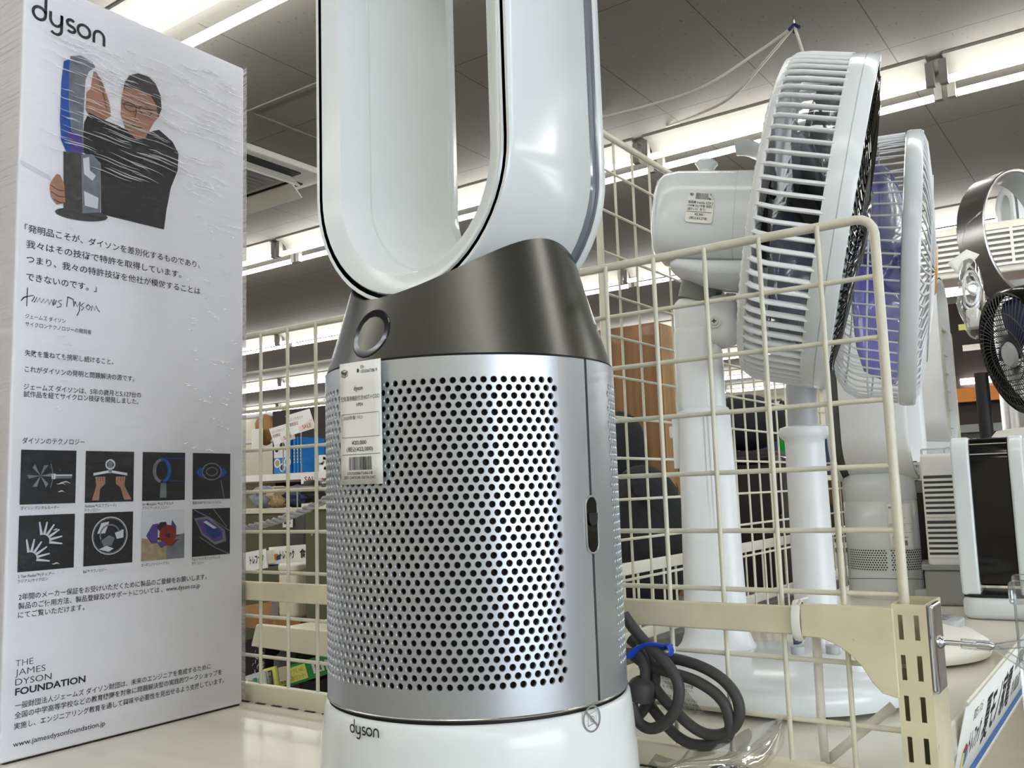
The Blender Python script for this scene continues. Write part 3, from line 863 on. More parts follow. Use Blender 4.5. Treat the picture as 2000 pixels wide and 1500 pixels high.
P_torso=[(60.0,584.9),(64.9,597.0),(79.1,594.6),(97.3,593.4),(116.2,590.4),(141.4,603.8),(157.7,595.8),(165.1,584.8),(164.3,565.7),(156.3,544.9),(151.6,519.7),(148.9,498.0),(79.5,498.1),(78.3,548.8),(59.0,555.3)]
P_face=[(101.1,638.0),(130.8,641.3),(139.9,633.2),(142.1,619.0),(135.3,609.3),(125.8,589.7),(116.3,585.0),(102.9,593.4),(98.0,606.2),(98.3,620.7)]
P_hair=[(100.6,634.2),(101.9,641.9),(107.4,651.3),(116.9,656.6),(126.6,658.4),(136.6,652.7),(142.8,641.7),(144.2,627.2),(140.2,616.5),(138.0,628.8),(130.9,637.6),(115.3,639.4)]
P_foot=[(86.6,496.0),(84.5,493.4),(78.4,490.7),(69.4,488.3),(59.1,486.8),(49.0,486.2),(40.7,486.7),(35.5,488.1),(34.1,490.3),(36.5,492.8),(42.6,495.4),(51.5,497.7),(61.8,499.2),(72.0,499.7),(80.4,499.2),(85.5,497.6)]
P_glasses=[(99.1,617.4),(108.0,618.6),(123.4,620.1),(139.1,623.6)]
P_s1=[(11.1,413.2),(10.8,396.2)]
P_s2=[(10.5,404.6),(7.5,403.5),(5.6,400.3),(8.9,404.4),(16.4,407.0),(17.8,405.8),(15.2,401.1),(17.6,400.8),(19.9,406.1),(19.8,401.1),(22.5,405.4),(23.6,401.0),(26.3,405.4),(27.1,401.5),(29.8,405.5),(31.1,400.7),(33.4,405.7),(35.0,400.5)]
P_s3=[(35.0,400.5),(35.8,406.5),(37.7,405.3),(36.4,401.5)]
P_s4=[(42.8,406.5),(39.2,405.1),(42.6,402.4),(42.2,400.6),(38.6,399.2)]
P_s5=[(48.6,410.7),(47.6,401.0)]
P_s6=[(48.6,410.7),(53.8,409.3),(54.7,402.0),(55.8,407.4)]
P_s7=[(55.8,407.4),(57.7,402.5),(60.6,408.1),(60.1,399.1),(57.9,394.1)]
P_s8=[(64.4,407.2),(61.4,404.5),(64.5,402.8),(62.3,399.8)]
P_s9=[(68.3,406.3),(66.5,403.1),(69.2,401.2),(71.1,404.5),(68.6,406.3)]
P_s10=[(71.8,400.8),(72.9,406.3),(75.3,401.4),(76.3,406.8),(79.2,401.9),(80.5,401.0)]

BX, BY, BW, BD, BH = 0.398, 0.822, 0.2505, 0.235, 0.7125
ct = tag(empty('carton', (BX, BY, ZS)), 'tall white printed product carton wrapped in clear film, left of the air purifier', 'box')
b = MB(); b.box((0, 0, 0.0008), (BW, BD, BH)); b.build('carton_body', 'carton', ct, bevel=0.0025)
def face(d): return lambda u, v: (u, -d, v)
mm = lambda L, du=0, dv=0: [(x / 1000 + du, y / 1000 + dv) for x, y in L]
b = MB(); k = [0]
def shape(L, m):
    k[0] += 1
    f = face(0.0003 + 0.00003 * k[0]); b.poly([f(u, v) for u, v in reversed(mm(L))] if sum(a[0] * c[1] - c[0] * a[1] for a, c in zip(L, L[1:] + L[:1])) < 0 else [f(u, v) for u, v in mm(L)], m)
PM_ = ['black_print', 'skin_print', 'hair_print', 'blue_print', 'grey_print', 'violet_print', 'pale_print']
shape([(1, 527), (28, 519), (34, 513), (28, 523), (1, 531)], 6)
shape(P_hand2, 1); shape(P_torso, 0); shape(P_face, 1); shape(P_hair, 2)
shape(P_blue, 3); shape(P_band, 4); shape(P_violet, 5); shape(P_foot, 2); shape(P_body, 2); shape(P_glass, 4); shape(P_g1, 6); shape(P_g2, 6); shape(P_hand1, 1)
for x in (31, 33.5, 36):
    pass
stroke(b, [mm([(71, 640), (78, 622), (83, 605)]), mm([(76, 634), (82, 612)])], 0.0006, face(0.0012), 2)
stroke(b, [mm([(29, 514), (37, 511), (42, 512)]), mm([(29.5, 508), (37, 505), (42.5, 506)]), mm([(32, 501.5), (38, 499.5), (43, 500.5)])], 0.0006, face(0.0012), 2)
stroke(b, [mm(P_glasses), mm(arcs := [(108 + 7 * math.cos(R(a)), 617 + 4.5 * math.sin(R(a))) for a in range(0, 361, 30)]), mm([(125 + 7 * math.cos(R(a)), 618.5 + 4.5 * math.sin(R(a))) for a in range(0, 361, 30)]),
           mm([(115, 615), (113, 606), (117, 605)]), mm([(110, 599), (116, 597.5), (122, 599.5)])], 0.0008, face(0.0012), 2)
b.build('printed_picture', PM_, ct)
# lettering
b = MB(); f = face(0.0004)
def L(s, u0, u1, v, h, m=0, wt=0.007): write(b, s, f, u0, v - 0.37 * h, h, u1 - u0, m, wt)
L('「発明品こそが、ダイソンを差別化するものであり、', 0.0069, 0.1930, 0.4683, 0.0080)
L('我々はその技術で特許を取得しています。', 0.0088, 0.1700, 0.4537, 0.0080)
L('つまり、我々の特許技術を他社が模倣することは', 0.0092, 0.1936, 0.4398, 0.0080)
L('できないのです。」', 0.0097, 0.0768, 0.4235, 0.0080)
L('ジェームズ ダイソン', 0.0099, 0.0472, 0.3872, 0.0047, 1)
L('サイクロンテクノロジーの開発者', 0.0101, 0.0725, 0.3800, 0.0047, 1)
L('失敗を重ねても挑戦し続けること。', 0.0105, 0.0956, 0.3536, 0.0062)
L('これがダイソンの発明と問題解決の源です。', 0.0109, 0.1182, 0.3389, 0.0062)
L('ジェームズ ダイソンは、5年の歳月と5,127台の', 0.0105, 0.1257, 0.3231, 0.0062)
L('試作品を経てサイクロン技術を開発しました。', 0.0107, 0.1230, 0.3165, 0.0062)
L('ダイソンのテクノロジー', 0.0107, 0.0684, 0.2748, 0.0062)
L('ダイソン デジタルモーター', 0.0111, 0.0460, 0.2150, 0.0034)
L('Airblade™(エアブレード)', 0.0698, 0.1015, 0.2152, 0.0034)
L('テクノロジー', 0.0698, 0.0855, 0.2112, 0.0034)
L('Air Multiplier™(エアマルチ', 0.1289, 0.1640, 0.2152, 0.0034)
L('プライアー)テクノロジー', 0.1289, 0.1590, 0.2112, 0.0034)
L('独自の360°ビジョンシステム', 0.1863, 0.2215, 0.2150, 0.0034)
L('2 Tier Radial™(ティアー', 0.0105, 0.0430, 0.1560, 0.0034)
L('ラジアル)サイクロン', 0.0105, 0.0370, 0.1518, 0.0034)
L('Ball™ テクノロジー', 0.0698, 0.0930, 0.1550, 0.0034)
L('カーボンファイバーブラシ', 0.1289, 0.1600, 0.1560, 0.0034)
L('ウルトラバイオレットケレンズ', 0.1863, 0.2210, 0.1570, 0.0034)
L('テクノロジー', 0.1863, 0.2010, 0.1530, 0.0034)
L('2年間のメーカー保証をお受けいただくために製品のご登録をお願いします。', 0.0118, 0.2042, 0.1383, 0.0061)
L('製品のご使用方法、製品登録及びサポートについては 、www.dyson.co.jp', 0.0116, 0.1961, 0.1305, 0.0061)
L('にてご覧いただけます。', 0.0118, 0.0720, 0.1229, 0.0061)
L('THE', 0.0109, 0.0262, 0.0825, 0.0078, 0, -0.012)
L('JAMES', 0.0109, 0.0372, 0.0748, 0.0078, 0, -0.012)
L('DYSON', 0.0112, 0.0428, 0.0666, 0.0078, 0, -0.004)
L('FOUNDATION', 0.0113, 0.0745, 0.0585, 0.0080, 0, 0.028)
L('一般財団法人ジェームズ ダイソン財団は、未来のエンジニアを育成するために', 0.0116, 0.2099, 0.0466, 0.0060)
L('全国の中学高等学校などの教育機関を対象に問題解決型の実践的ワークショップを', 0.0115, 0.2238, 0.0386, 0.0060)
L('実施し、エンジニアリング教育を通して興味や必要性を見出せるよう支援しています。', 0.0113, 0.2265, 0.0296, 0.0060)
L('www.jamesdysonfoundation.jp', 0.0109, 0.0946, 0.0150, 0.0062)
stroke(b, [mm(q) for q in (P_s1, P_s2, P_s3, P_s4, P_s5, P_s6, P_s7, P_s8, P_s9, P_s10)], 0.0008, face(0.0005))
logo(b, face(0.0005), 0.0075, 0.6705, 0.0148, 0)
b.build('printed_text', ['ink', 'ink_soft'], ct)
# eight small pictures
cols = [(0.0100, 0.0607), (0.0698, 0.1193), (0.1287, 0.1770), (0.1862, 0.2332)]
rws = [(0.2183, 0.2667), (0.1597, 0.2086)]
PIC = ['black_print', 'grey_print', 'pale_print', 'skin_print', 'blue_print', 'violet_print', 'red_print', 'tan_print', 'blue_deep']
def pic(i, j):
    u0, u1 = cols[i]; v0, v1 = rws[j]; W_, H_ = u1 - u0, v1 - v0
    b = MB(); n = [0]
    F = lambda q: face(0.0004 + 0.00003 * q)
    def S(pts, m):
        n[0] += 1; g = F(n[0]); pts = [(u0 + x * W_, v0 + y * H_) for x, y in pts]
        if sum(a[0] * c[1] - c[0] * a[1] for a, c in zip(pts, pts[1:] + pts[:1])) < 0: pts = pts[::-1]
        b.poly([g(*p) for p in pts], m)
    def K(paths, wd, m): n[0] += 1; stroke(b, [[(u0 + x * W_, v0 + y * H_) for x, y in p] for p in paths], wd * W_, F(n[0]), m)
    S([(0, 0), (1, 0), (1, 1), (0, 1)], 0)
    q = i + 4 * j
    if q == 0:
        for a in range(0, 360, 60):
            c, s = math.cos(R(a)), math.sin(R(a)); S([(.35, .52), (.35 + .20 * c - .05 * s, .52 + .20 * s + .05 * c), (.35 + .24 * c + .02 * s, .52 + .24 * s - .02 * c)], 1)
        S([(.55, .46), (.62, .46), (.62, .56), (.55, .56)], 2); S([(.62, .47), (.92, .47), (.92, .55), (.62, .55)], 1); K([[(.62, .53), (.92, .53)]], .02, 2); K([[(.53, .3), (.58, .5), (.53, .74)]], .012, 1)
    elif q == 1:
        S([(.16, .52), (.5, .58), (.86, .52), (.86, .57), (.5, .63), (.16, .57)], 2); S([(.47, .56), (.53, .56), (.56, .80), (.44, .80)], 1); K([arc(.5, .74, .09, 0, 360, 14)], .03, 2)
        S([(.20, .50), (.40, .50), (.40, .36), (.30, .26), (.28, .04), (.14, .04), (.22, .32)], 3); S([(.62, .50), (.82, .50), (.80, .32), (.96, .04), (.80, .04), (.72, .28), (.62, .36)], 3)
        K([[(.25, .5), (.25, .42)], [(.30, .5), (.30, .41)], [(.35, .5), (.35, .42)], [(.67, .5), (.67, .42)], [(.72, .5), (.72, .41)], [(.77, .5), (.77, .42)]], .01, 0)
    elif q == 2:
        S(arc(.45, .62, .22, 100, 260, 10, .26) + arc(.45, .62, .14, 260, 100, 10, .20), 1); S(arc(.45, .62, .22, -80, 100, 12, .26) + arc(.45, .62, .13, 100, -80, 12, .20), 4)
        K([[(.5, .88), (1, .87)], [(.62, .41), (1, .40)]], .01, 4); S([(.42, .36), (.55, .36), (.56, .06), (.40, .06)], 1)
    elif q == 3:
        S(arc(.5, .58, .40, 0, 360, 20, .14), 4); S(arc(.5, .60, .25, 0, 360, 20, .18), 0); K([arc(.5, .60, .25, 0, 360, 24, .18)], .025, 1); K([arc(.5, .60, .15, 0, 360, 18, .09)], .02, 1); K([[(.74, .40), (.80, .15), (.84, 0)]], .02, 1)
    elif q == 4:
        for cx, cy_, r0 in ((.30, .42, .22), (.55, .72, .24)):
            pass
        for cx, cy_ in ((.42, .52), (.20, .22)):
            for a in range(100, -30, -22):
                c, s = math.cos(R(a)), math.sin(R(a)); ox = cx + .12 * c; oy = cy_ + .12 * s
                S([(ox - .025 * s, oy + .025 * c), (ox + .24 * c - .012 * s, oy + .24 * s + .012 * c), (ox + .24 * c + .012 * s, oy + .24 * s - .012 * c), (ox + .025 * s, oy - .025 * c)], 2 if a % 44 else 4)
    elif q == 5:
        S(arc(.52, .55, .36, 0, 360, 24, .36), 1); S(arc(.52, .55, .33, 0, 360, 24, .33), 0)
        S([(.26, .6), (.34, .8), (.5, .82), (.42, .6)], 2); S([(.34, .46), (.5, .56), (.62, .5), (.56, .36), (.4, .34)], 1); S([(.62, .6), (.8, .66), (.8, .5), (.66, .48)], 2); S([(.3, .3), (.5, .24), (.6, .3), (.45, .36)], 2); K([arc(.52, .56, .20, 20, 200, 10)], .03, 1); K([arc(.52, .55, .36, 0, 360, 24)], .015, 2)
    elif q == 6:
        S([(0, .42), (1, .5), (1, 1), (0, 1)], 2); S([(0, 0), (.58, 0), (.58, .38), (0, .46)], 7); S([(.58, 0), (1, 0), (1, .52), (.58, .38)], 1)
        S([(.10, .50), (.24, .72), (.38, .74), (.36, .34), (.22, .34)], 5); S([(.34, .66), (.42, .76), (.56, .76), (.60, .6), (.42, .56)], 0); S([(.66, .60), (.70, .80), (.80, .66), (.80, .52)], 5)
        S(arc(.60, .50, .20, 0, 360, 16), 6); S([(.55, .36), (.88, .40), (.70, .26), (.5, .3)], 6); S([(.34, .36), (.52, .36), (.56, .28), (.44, .24)], 5); S(arc(.62, .48, .05, 0, 360, 10), 0)
    else:
        S([(.05, .80), (.40, .84), (.86, .52), (.90, .28), (.60, .22), (.25, .45)], 1); S([(.10, .76), (.40, .78), (.80, .50), (.80, .32), (.58, .28), (.28, .48)], 5); S([(.30, .70), (.62, .60), (.78, .44), (.60, .34), (.38, .46)], 8); S([(.28, .72), (.36, .74), (.64, .58), (.56, .56)], 2)
        K([[(.05, .98), (.5, .78), (.98, .5)], [(.55, .98), (.9, .6)], [(.2, .40), (.6, .16), (.98, 0)]], .02, 1)
    return b.build('printed_thumbnail', PIC, ct)
for j in range(2):
    for i in range(4): pic(i, j)
# seams of the carton, and the stretch film round it
b = MB(); b.box((0.004, -0.0002, 0.0), (BW - 0.004, 0.004, 0.0010)); b.build('bottom_flap_edge', 'brown_dark', ct)
b = MB(); rows = []
rn = random.Random(5)
ph = [(rn.uniform(-.0012, .0012)) for _ in range(80)]
for i in range(61):
    v = 0.004 + (BH + 0.002 - 0.004) * i / 60
    j = lambda q: ph[(i + q) % 80] + 0.0012 * math.sin(i * 0.9 + q)
    row = [(-0.003, BD, v), (-0.0030 + j(1), BD * 0.5, v), (-0.003, 0.02, v), (-0.0022, -0.0008, v), (0.0015, -0.0034, v), (BW * 0.2, -0.0034, v), (BW * 0.45, -0.0036, v), (BW * 0.7, -0.0034, v), (BW * 0.93, -0.0034, v), (BW + 0.0015, -0.0030, v), (BW + 0.004 + j(3) * 0.5, 0.004, v), (BW + 0.0070 + j(5), 0.04, v), (BW + 0.0075 + j(9), BD * 0.6, v), (BW + 0.004, BD, v)]
    rows.append(row)
b.grid(rows, 0, True)
b.build('stretch_film', 'wrap_film', ct)

# wrinkles pulled into the film, coloured whitish for their glints, mostly level folds across the upper half and short nicks down the right side
b = MB(); rn = random.Random(17)
def fold(u, v, ln, dv, h):
    n = 6; L_ = []; M_ = []; N_ = []
    for i in range(n + 1):
        f = i / n; w_ = 0.00055 * math.sin(PI * (0.06 + 0.88 * f)); uu = u + ln * f; vv = v + dv * f + 0.0006 * math.sin(f * 7 + u * 90)
        L_.append((uu, -0.0036, vv - w_)); M_.append((uu, -0.0037 - h * math.sin(PI * (0.05 + 0.9 * f)), vv - w_ * 0.9)); N_.append((uu, -0.0036, vv + w_))
    b.grid([L_, M_, N_], 0, False)
for k in range(150):
    v = 0.565 + 0.115 * rn.random() ** 0.8; u = 0.015 + 0.21 * rn.random(); ln = rn.uniform(0.012, 0.055)
    if u + ln > 0.245: ln = 0.245 - u
    fold(u, v + 0.02 * (u - 0.12) / 0.12, ln, -0.05 * ln, rn.uniform(0.0004, 0.0011))
for k in range(45):
    fold(0.17 + 0.06 * rn.random(), rn.uniform(0.27, 0.53), rn.uniform(0.004, 0.012), -0.0008, 0.0006)
for k in range(16):
    fold(0.035 + 0.01 * rn.random(), rn.uniform(0.1, 0.5), rn.uniform(0.004, 0.010), -0.0008, 0.0005)
for k in range(22):
    fold(0.06 + 0.15 * rn.random(), 0.542 + 0.03 * rn.random(), rn.uniform(0.02, 0.05), -0.004, 0.0007)
wr = b.build('film_folds', 'fold_film_glint', ct); wr['kind'] = 'stuff'
# ------------------------------------------------------------------ pedestal fans
def head_mx(c, yaw, pitch):
    """local +X along the blowing axis, +Z up"""
    return Matrix.Translation(c) @ Matrix.Rotation(R(yaw), 4, 'Z') @ Matrix.Rotation(R(-pitch), 4, 'Y')
def guard_wires(n, prof, r, mx, twist=0.0, nn=5, flat=None, skip=None):
    """n ribs, each following prof [(x along axis, radius)]"""
    b = MB()
    for k in range(n):
        a0 = 360 * k / n
        pts = []
        for i, (x, rr) in enumerate(prof):
            a = R(a0 + twist * i / (len(prof) - 1))
            pts.append(mx @ Vector((x, rr * math.cos(a), rr * math.sin(a))))
        b.tube(pts, r, nn, flat=flat)
    return b
AX = Matrix.Rotation(R(90), 4, 'Y')    # lathe axis onto local X
def lat(prof, mx, n=72): 
    b = MB(); b.lathe(prof, n, mx=mx @ AX); return b
def blades(root, mx, n, r0, r1, x0, wid, pitch, m, sweep=25):
    for k in range(n):
        b = MB(); rows = []
        for i in range(9):
            f = i / 8; rr = r0 + (r1 - r0) * f
            wd = wid * (0.55 + 0.75 * math.sin(PI * min(1, 0.15 + f * 0.72))) * (1.0 if f < 0.9 else 0.8)
            row = []
            for j in range(7):
                s = (j / 6 - 0.5) * wd
                ang = R(360 * k / n) + s * math.cos(R(pitch)) / max(rr, 0.02) + R(sweep) * f
                row.append(mx @ Vector((x0 + s * math.sin(R(pitch)) + 0.006 * math.sin(PI * j / 6), rr * math.cos(ang), rr * math.sin(ang))))
            rows.append(row)
        b.grid(rows, 0, True)
        b.build('blade', m, root, solid=0.0016)

# ---- the big white fan
f1 = tag(empty('pedestal_fan', (0.955, 0.345, ZS)), 'big white pedestal fan with black front guard and price sticker, nearest behind the grid', 'fan', 'pedestal fans on the shelf')
o1 = Vector((0.955, 0.345, ZS))
mx = Matrix.Translation(-o1) @ head_mx((1.003, 0.248, 0.273), -73.6, -13)
RF = 0.1765
b = guard_wires(84, [(-0.094, 0.050), (-0.094, 0.11), (-0.092, RF - 0.020), (-0.0885, RF - 0.009), (-0.080, RF - 0.003), (-0.068, RF - 0.0015), (-0.025, RF - 0.0015)], 0.0021, mx, twist=3, nn=8, flat=(1.15, 1.6))
b.build('rear_guard', 'white_plastic', f1)
b = lat([(RF - 0.014, -0.0935), (RF - 0.006, -0.0905), (RF - 0.0035, -0.085), (RF - 0.006, -0.084), (RF - 0.014, -0.089)], mx); b.lathe([(0.052, -0.096), (0.040, -0.097), (0.0, -0.095)], 40, mx=mx @ AX); b.lathe([(0.11, -0.095), (0.114, -0.095), (0.114, -0.093), (0.11, -0.093)], 60, mx=mx @ AX); b.build('rear_ring', 'white_plastic', f1)
b = lat([(RF - 0.004, -0.0275), (RF + 0.0008, -0.0275), (RF + 0.0014, -0.0265), (RF + 0.0016, -0.0138), (RF + 0.0006, -0.0134), (RF + 0.0006, -0.0130), (RF + 0.0018, -0.0126), (RF + 0.0016, -0.001), (RF + 0.0006, 0.0), (RF - 0.005, 0.0), (RF - 0.005, -0.0275)], mx, 96); b.build('guard_ring', 'white_gloss', f1)
b = guard_wires(96, [(-0.003, RF - 0.004), (0.001, RF - 0.02), (0.006, RF * 0.72), (0.010, RF * 0.45), (0.011, 0.04)], 0.0011, mx, twist=16, nn=5)
for rr, x in ((RF * 0.72, 0.0065), (RF * 0.88, 0.0025)): b.lathe([(rr - 0.001, x), (rr + 0.001, x), (rr + 0.001, x + 0.001), (rr - 0.001, x + 0.001)], 60, mx=mx @ AX)
b.build('front_guard', 'black_gloss', f1)
b = lat([(0.0, 0.0165), (0.036, 0.0155), (0.043, 0.012), (0.043, 0.008), (0.0, 0.008)], mx, 40); b.build('front_badge', 'black_gloss', f1)
blades(f1, mx, 5, 0.028, 0.155, -0.047, 0.085, 30, 'fan_blade')
b = lat([(0.0, -0.020), (0.022, -0.022), (0.030, -0.034), (0.031, -0.072), (0.0, -0.072)], mx, 32); b.build('blade_hub', 'grey_dark', f1)
# motor housing: superellipse sections along the axis
def sect(b, rows_, mx, n=40, e=3.2):
    R_ = []
    for x, hw, zt_, zb_ in rows_:
        row = []
        for k in range(n):
            a = 2 * PI * k / n; c, s = math.cos(a), math.sin(a)
            y = hw * math.copysign(abs(c) ** (2 / e), c); z = (zt_ + zb_) / 2 + (zt_ - zb_) / 2 * math.copysign(abs(s) ** (2 / e), s)
            row.append(mx @ Vector((x, y, z)))
        R_.append(row)
    b.grid(R_, 0, True, closed=True)
    b.add(R_[0], [tuple(range(n))], 0, True); b.add(R_[-1], [tuple(reversed(range(n)))], 0, True)
mo = Matrix.Translation(-o1) @ head_mx((1.003, 0.248, 0.275), -72, -7)
mo = mo @ Matrix.Translation((0.0065, 0, 0.006)) @ Matrix.Diagonal((0.843, 1, 1, 1))
b = MB(); sect(b, [(-0.262, 0.030, 0.034, -0.034), (-0.258, 0.042, 0.043, -0.044), (-0.248, 0.050, 0.049, -0.050), (-0.230, 0.053, 0.0515, -0.053), (-0.165, 0.0535, 0.051, -0.055), (-0.1535, 0.0535, 0.051, -0.0555), (-0.1530, 0.0530, 0.0505, -0.055), (-0.1525, 0.0535, 0.051, -0.0555), (-0.124, 0.0535, 0.051, -0.056)], mo); mh = b.build('motor_housing', 'white_gloss', f1)
b = MB(); sect(b, [(-0.124, 0.045, 0.045, -0.05), (-0.112, 0.045, 0.045, -0.05)], mo); b.build('motor_collar', 'black_matte', f1)
b = MB(); b.lathe([(0.0175, 0.0), (0.0175, 0.003), (0.012, 0.0045), (0.0095, 0.008), (0.013, 0.014), (0.0155, 0.0165), (0.012, 0.0195), (0, 0.0205)], 24, mx=mo @ Matrix.Translation((-0.199, 0.0, 0.0495))); b.build('swing_knob', 'white_gloss', f1)
# carrying handle: a scooped fin curling back over the housing
b = MB(); rows = []
for i in range(11):
    a = R(-12 + 116 * i / 10); x = -0.152 + 0.042 * math.cos(a); z = 0.040 + 0.044 * math.sin(a)
    w_ = 0.022 + 0.010 * math.sin(PI * i / 10); th_ = 0.0022 + 0.004 * (1 - i / 10)
    ox, oz = math.cos(a), math.sin(a)
    row = []
    for q in range(16):
        t = 2 * PI * q / 16
        row.append(mo @ Vector((x + ox * th_ * math.sin(t), w_ * math.cos(t), z + oz * th_ * math.sin(t))))
    rows.append(row)
b.grid(rows, 0, True, closed=True); b.add(rows[-1], [tuple(range(16))]); b.build('handle', 'white_gloss', f1)
# underside cradle, tilt joint and column
b = MB(); sect(b, [(-0.235, 0.020, -0.050, -0.060), (-0.225, 0.034, -0.048, -0.066), (-0.190, 0.043, -0.050, -0.078), (-0.130, 0.046, -0.050, -0.080), (-0.116, 0.040, -0.05, -0.076)], mo, e=2.6); b.build('cradle', 'white_gloss', f1)
PX, PY = 0.967 - 0.955, 0.4185 - 0.345
cm_ = Matrix.Translation((PX, PY, 0)) @ Matrix.Rotation(R(-71), 4, 'Z')
b = MB(); b.cyl(cm_ @ Vector((0.0, 0, 0.425)), cm_ @ Vector((0.012, 0, 0.455)), 0.022, 0.026, 24); b.build('swivel', 'grey_mid', f1)
b = MB(); b.rbox((-0.0255, -0.021, 0.372), (0.046, 0.021, 0.430), 0.012, mx=cm_); b.build('tilt_joint', 'white_plastic', f1)
b = MB(); b.cyl(cm_ @ Vector((0.020, -0.0205, 0.398)), cm_ @ Vector((0.020, -0.0225, 0.398)), 0.0075, n=20); b.cyl(cm_ @ Vector((0.020, -0.022, 0.398)), cm_ @ Vector((0.020, -0.0235, 0.398)), 0.0048, n=16, m=1)
b.box((0.0175, -0.0240, 0.3973), (0.0225, -0.0234, 0.3987), 2, mx=cm_); b.box((0.0193, -0.0240, 0.3955), (0.0207, -0.0234, 0.4005), 2, mx=cm_); b.build('tilt_screw', ['white_plastic', 'steel', 'grey_dark'], f1)
b = MB(); b.rbox((-0.0265, -0.0235, 0.295), (0.017, 0.0235, 0.398), 0.011, mx=cm_); b.rbox((-0.020, -0.020, 0.28), (0.026, 0.020, 0.375), 0.010, mx=cm_); b.build('inner_pole', 'white_plastic', f1)
b = MB(); rows = []
for z, hw, hd in ((0.036, 0.046, 0.040), (0.044, 0.039, 0.034), (0.056, 0.0345, 0.030), (0.09, 0.0335, 0.029), (0.298, 0.0285, 0.026), (0.302, 0.0270, 0.0245), (0.3035, 0.024, 0.022)):
    row = []
    for k in range(32):
        a = 2 * PI * k / 32; c, s = math.cos(a), math.sin(a)
        row.append(cm_ @ Vector((hw * math.copysign(abs(c) ** 0.62, c) + 0.002, hd * math.copysign(abs(s) ** 0.62, s), z)))
    rows.append(row)
b.grid(rows, 0, True, closed=True); b.add(rows[-1], [tuple(range(32))]); b.build('outer_pole', 'white_plastic', f1)
b = MB()
for x in (0.004, 0.0085): b.box((x - 0.0008, -0.0278, 0.07), (x + 0.0008, -0.0262, 0.296), mx=cm_)
b.build('pole_rib', 'white_plastic', f1)
b = MB(); b.box((-0.034, -0.010, 0.236), (-0.026, 0.004, 0.296), mx=cm_); b.rbox((-0.038, -0.008, 0.270), (-0.032, 0.002, 0.284), 0.002, mx=cm_); b.build('height_lock', 'white_plastic', f1)
b = MB(); b.lathe([(0.122, 0.004), (0.132, 0.006), (0.1355, 0.012), (0.1352, 0.022), (0.132, 0.0265), (0.124, 0.031), (0.112, 0.0345), (0.085, 0.0385), (0.06, 0.041), (0, 0.0415)], 96); b.lathe([(0.122, 0.004), (0.10, 0.004), (0, 0.004)], 96); b.build('base', 'white_gloss', f1)
for a in (20, 140, 260):
    b = MB(); b.cyl((0.10 * math.cos(R(a)), 0.10 * math.sin(R(a)), 0), (0.10 * math.cos(R(a)), 0.10 * math.sin(R(a)), 0.005), 0.009, n=14); b.build('foot', 'rubber', f1)
# control panel with dial and push buttons
kp = Vector((0.968, 0.292, 0)) - Vector((0.955, 0.345, 0))
b = MB(); b.rbox((kp.x - 0.060, kp.y - 0.045, 0.034), (kp.x + 0.060, kp.y + 0.038, 0.0435), 0.010); b.build('control_panel', 'white_plastic', f1)
b = MB(); b.lathe([(0.0, 0.0), (0.0215, 0.0), (0.0215, 0.0185), (0.0195, 0.0205), (0.0, 0.0205)], 32, mx=Matrix.Translation((kp.x + 0.022, kp.y + 0.010, 0.0430)))
for q in range(6):
    a = R(60 * q); b.cyl((kp.x + 0.022 + 0.0215 * math.cos(a), kp.y + 0.010 + 0.0215 * math.sin(a), 0.0435), (kp.x + 0.022 + 0.0215 * math.cos(a), kp.y + 0.010 + 0.0215 * math.sin(a), 0.0625), 0.003, n=8)
b.build('dial', 'white_plastic', f1)
for q, (x, y) in enumerate(((-0.030, 0.026), (-0.012, -0.004), (0.012, -0.032), (0.032, -0.026))):
    b = MB(); b.cyl((kp.x + x, kp.y + y, 0.0425), (kp.x + x, kp.y + y, 0.0515), 0.0072, n=18); b.build('button', 'grey_light', f1)
b = MB(); b.box((kp.x + 0.02, kp.y + 0.046, 0.042), (kp.x + 0.045, kp.y + 0.047, 0.064)); b.build('blue_label', 'blue_deep', f1)
# price sticker on the motor housing
def stick(b, f):
    cube_logo(b, f, 0.0030, -0.0048, 0.0042, line=0)
    barcode(b, f, 0.0105, -0.0012, 0.0195, 0.0068, 11)
    write(b, '扇風機 Kashiba KDF-2', f, 0.0015, -0.0130, 0.0036, 0.0320, weight=0.004)
    write(b, '130PM 2021年製 程度C', f, 0.0015, -0.0168, 0.0036, 0.0320, weight=0.004)
    write(b, '(細かいｷｽﾞ 有り)', f, 0.0015, -0.0206, 0.0036, 0.0230, weight=0.004)
    stroke(b, [[(0.0015, -0.0222), (0.0325, -0.0222)]], 0.0005, f)
    write(b, '¥2,980', f, 0.0115, -0.0262, 0.0036, 0.0115, weight=0.006)
    write(b, '(税込¥3,278)', f, 0.0055, -0.0304, 0.0036, 0.0225, weight=0.006)
b = MB(); sm_ = mo @ Matrix.Translation((-0.212, -0.0541, 0.0175)) @ Matrix.Rotation(R(4), 4, 'Y')
crn = [(0.003 - 0.003 * math.cos(R(a)), 0.003 - 0.003 * math.sin(R(a))) for a in (90, 60, 30, 0)]
out = [(0.0, 0.030), (0.0, 0.004)] + [(0.0015, 0.0012), (0.004, 0.0)] + [(0.026, 0.0), (0.0345, 0.0085)] + [(0.035, 0.031), (0.0335, 0.0335), (0.031, 0.034), (0.003, 0.034), (0.001, 0.033)]
b.prism([(u, -v) for u, v in out], 0.0003, lambda u, v, d: sm_ @ Vector((u, -d, v)))
b.poly([sm_ @ Vector(p) for p in ((0.026, -0.0004, 0), (0.0268, -0.0030, -0.0062), (0.0345, -0.0004, -0.0085))])
st_ = b.build('price_sticker', 'paper', f1)
b = MB(); stick(b, lambda u, v: sm_ @ Vector((u, -0.0005, v))); b.build('sticker_printing', 'ink', st_)

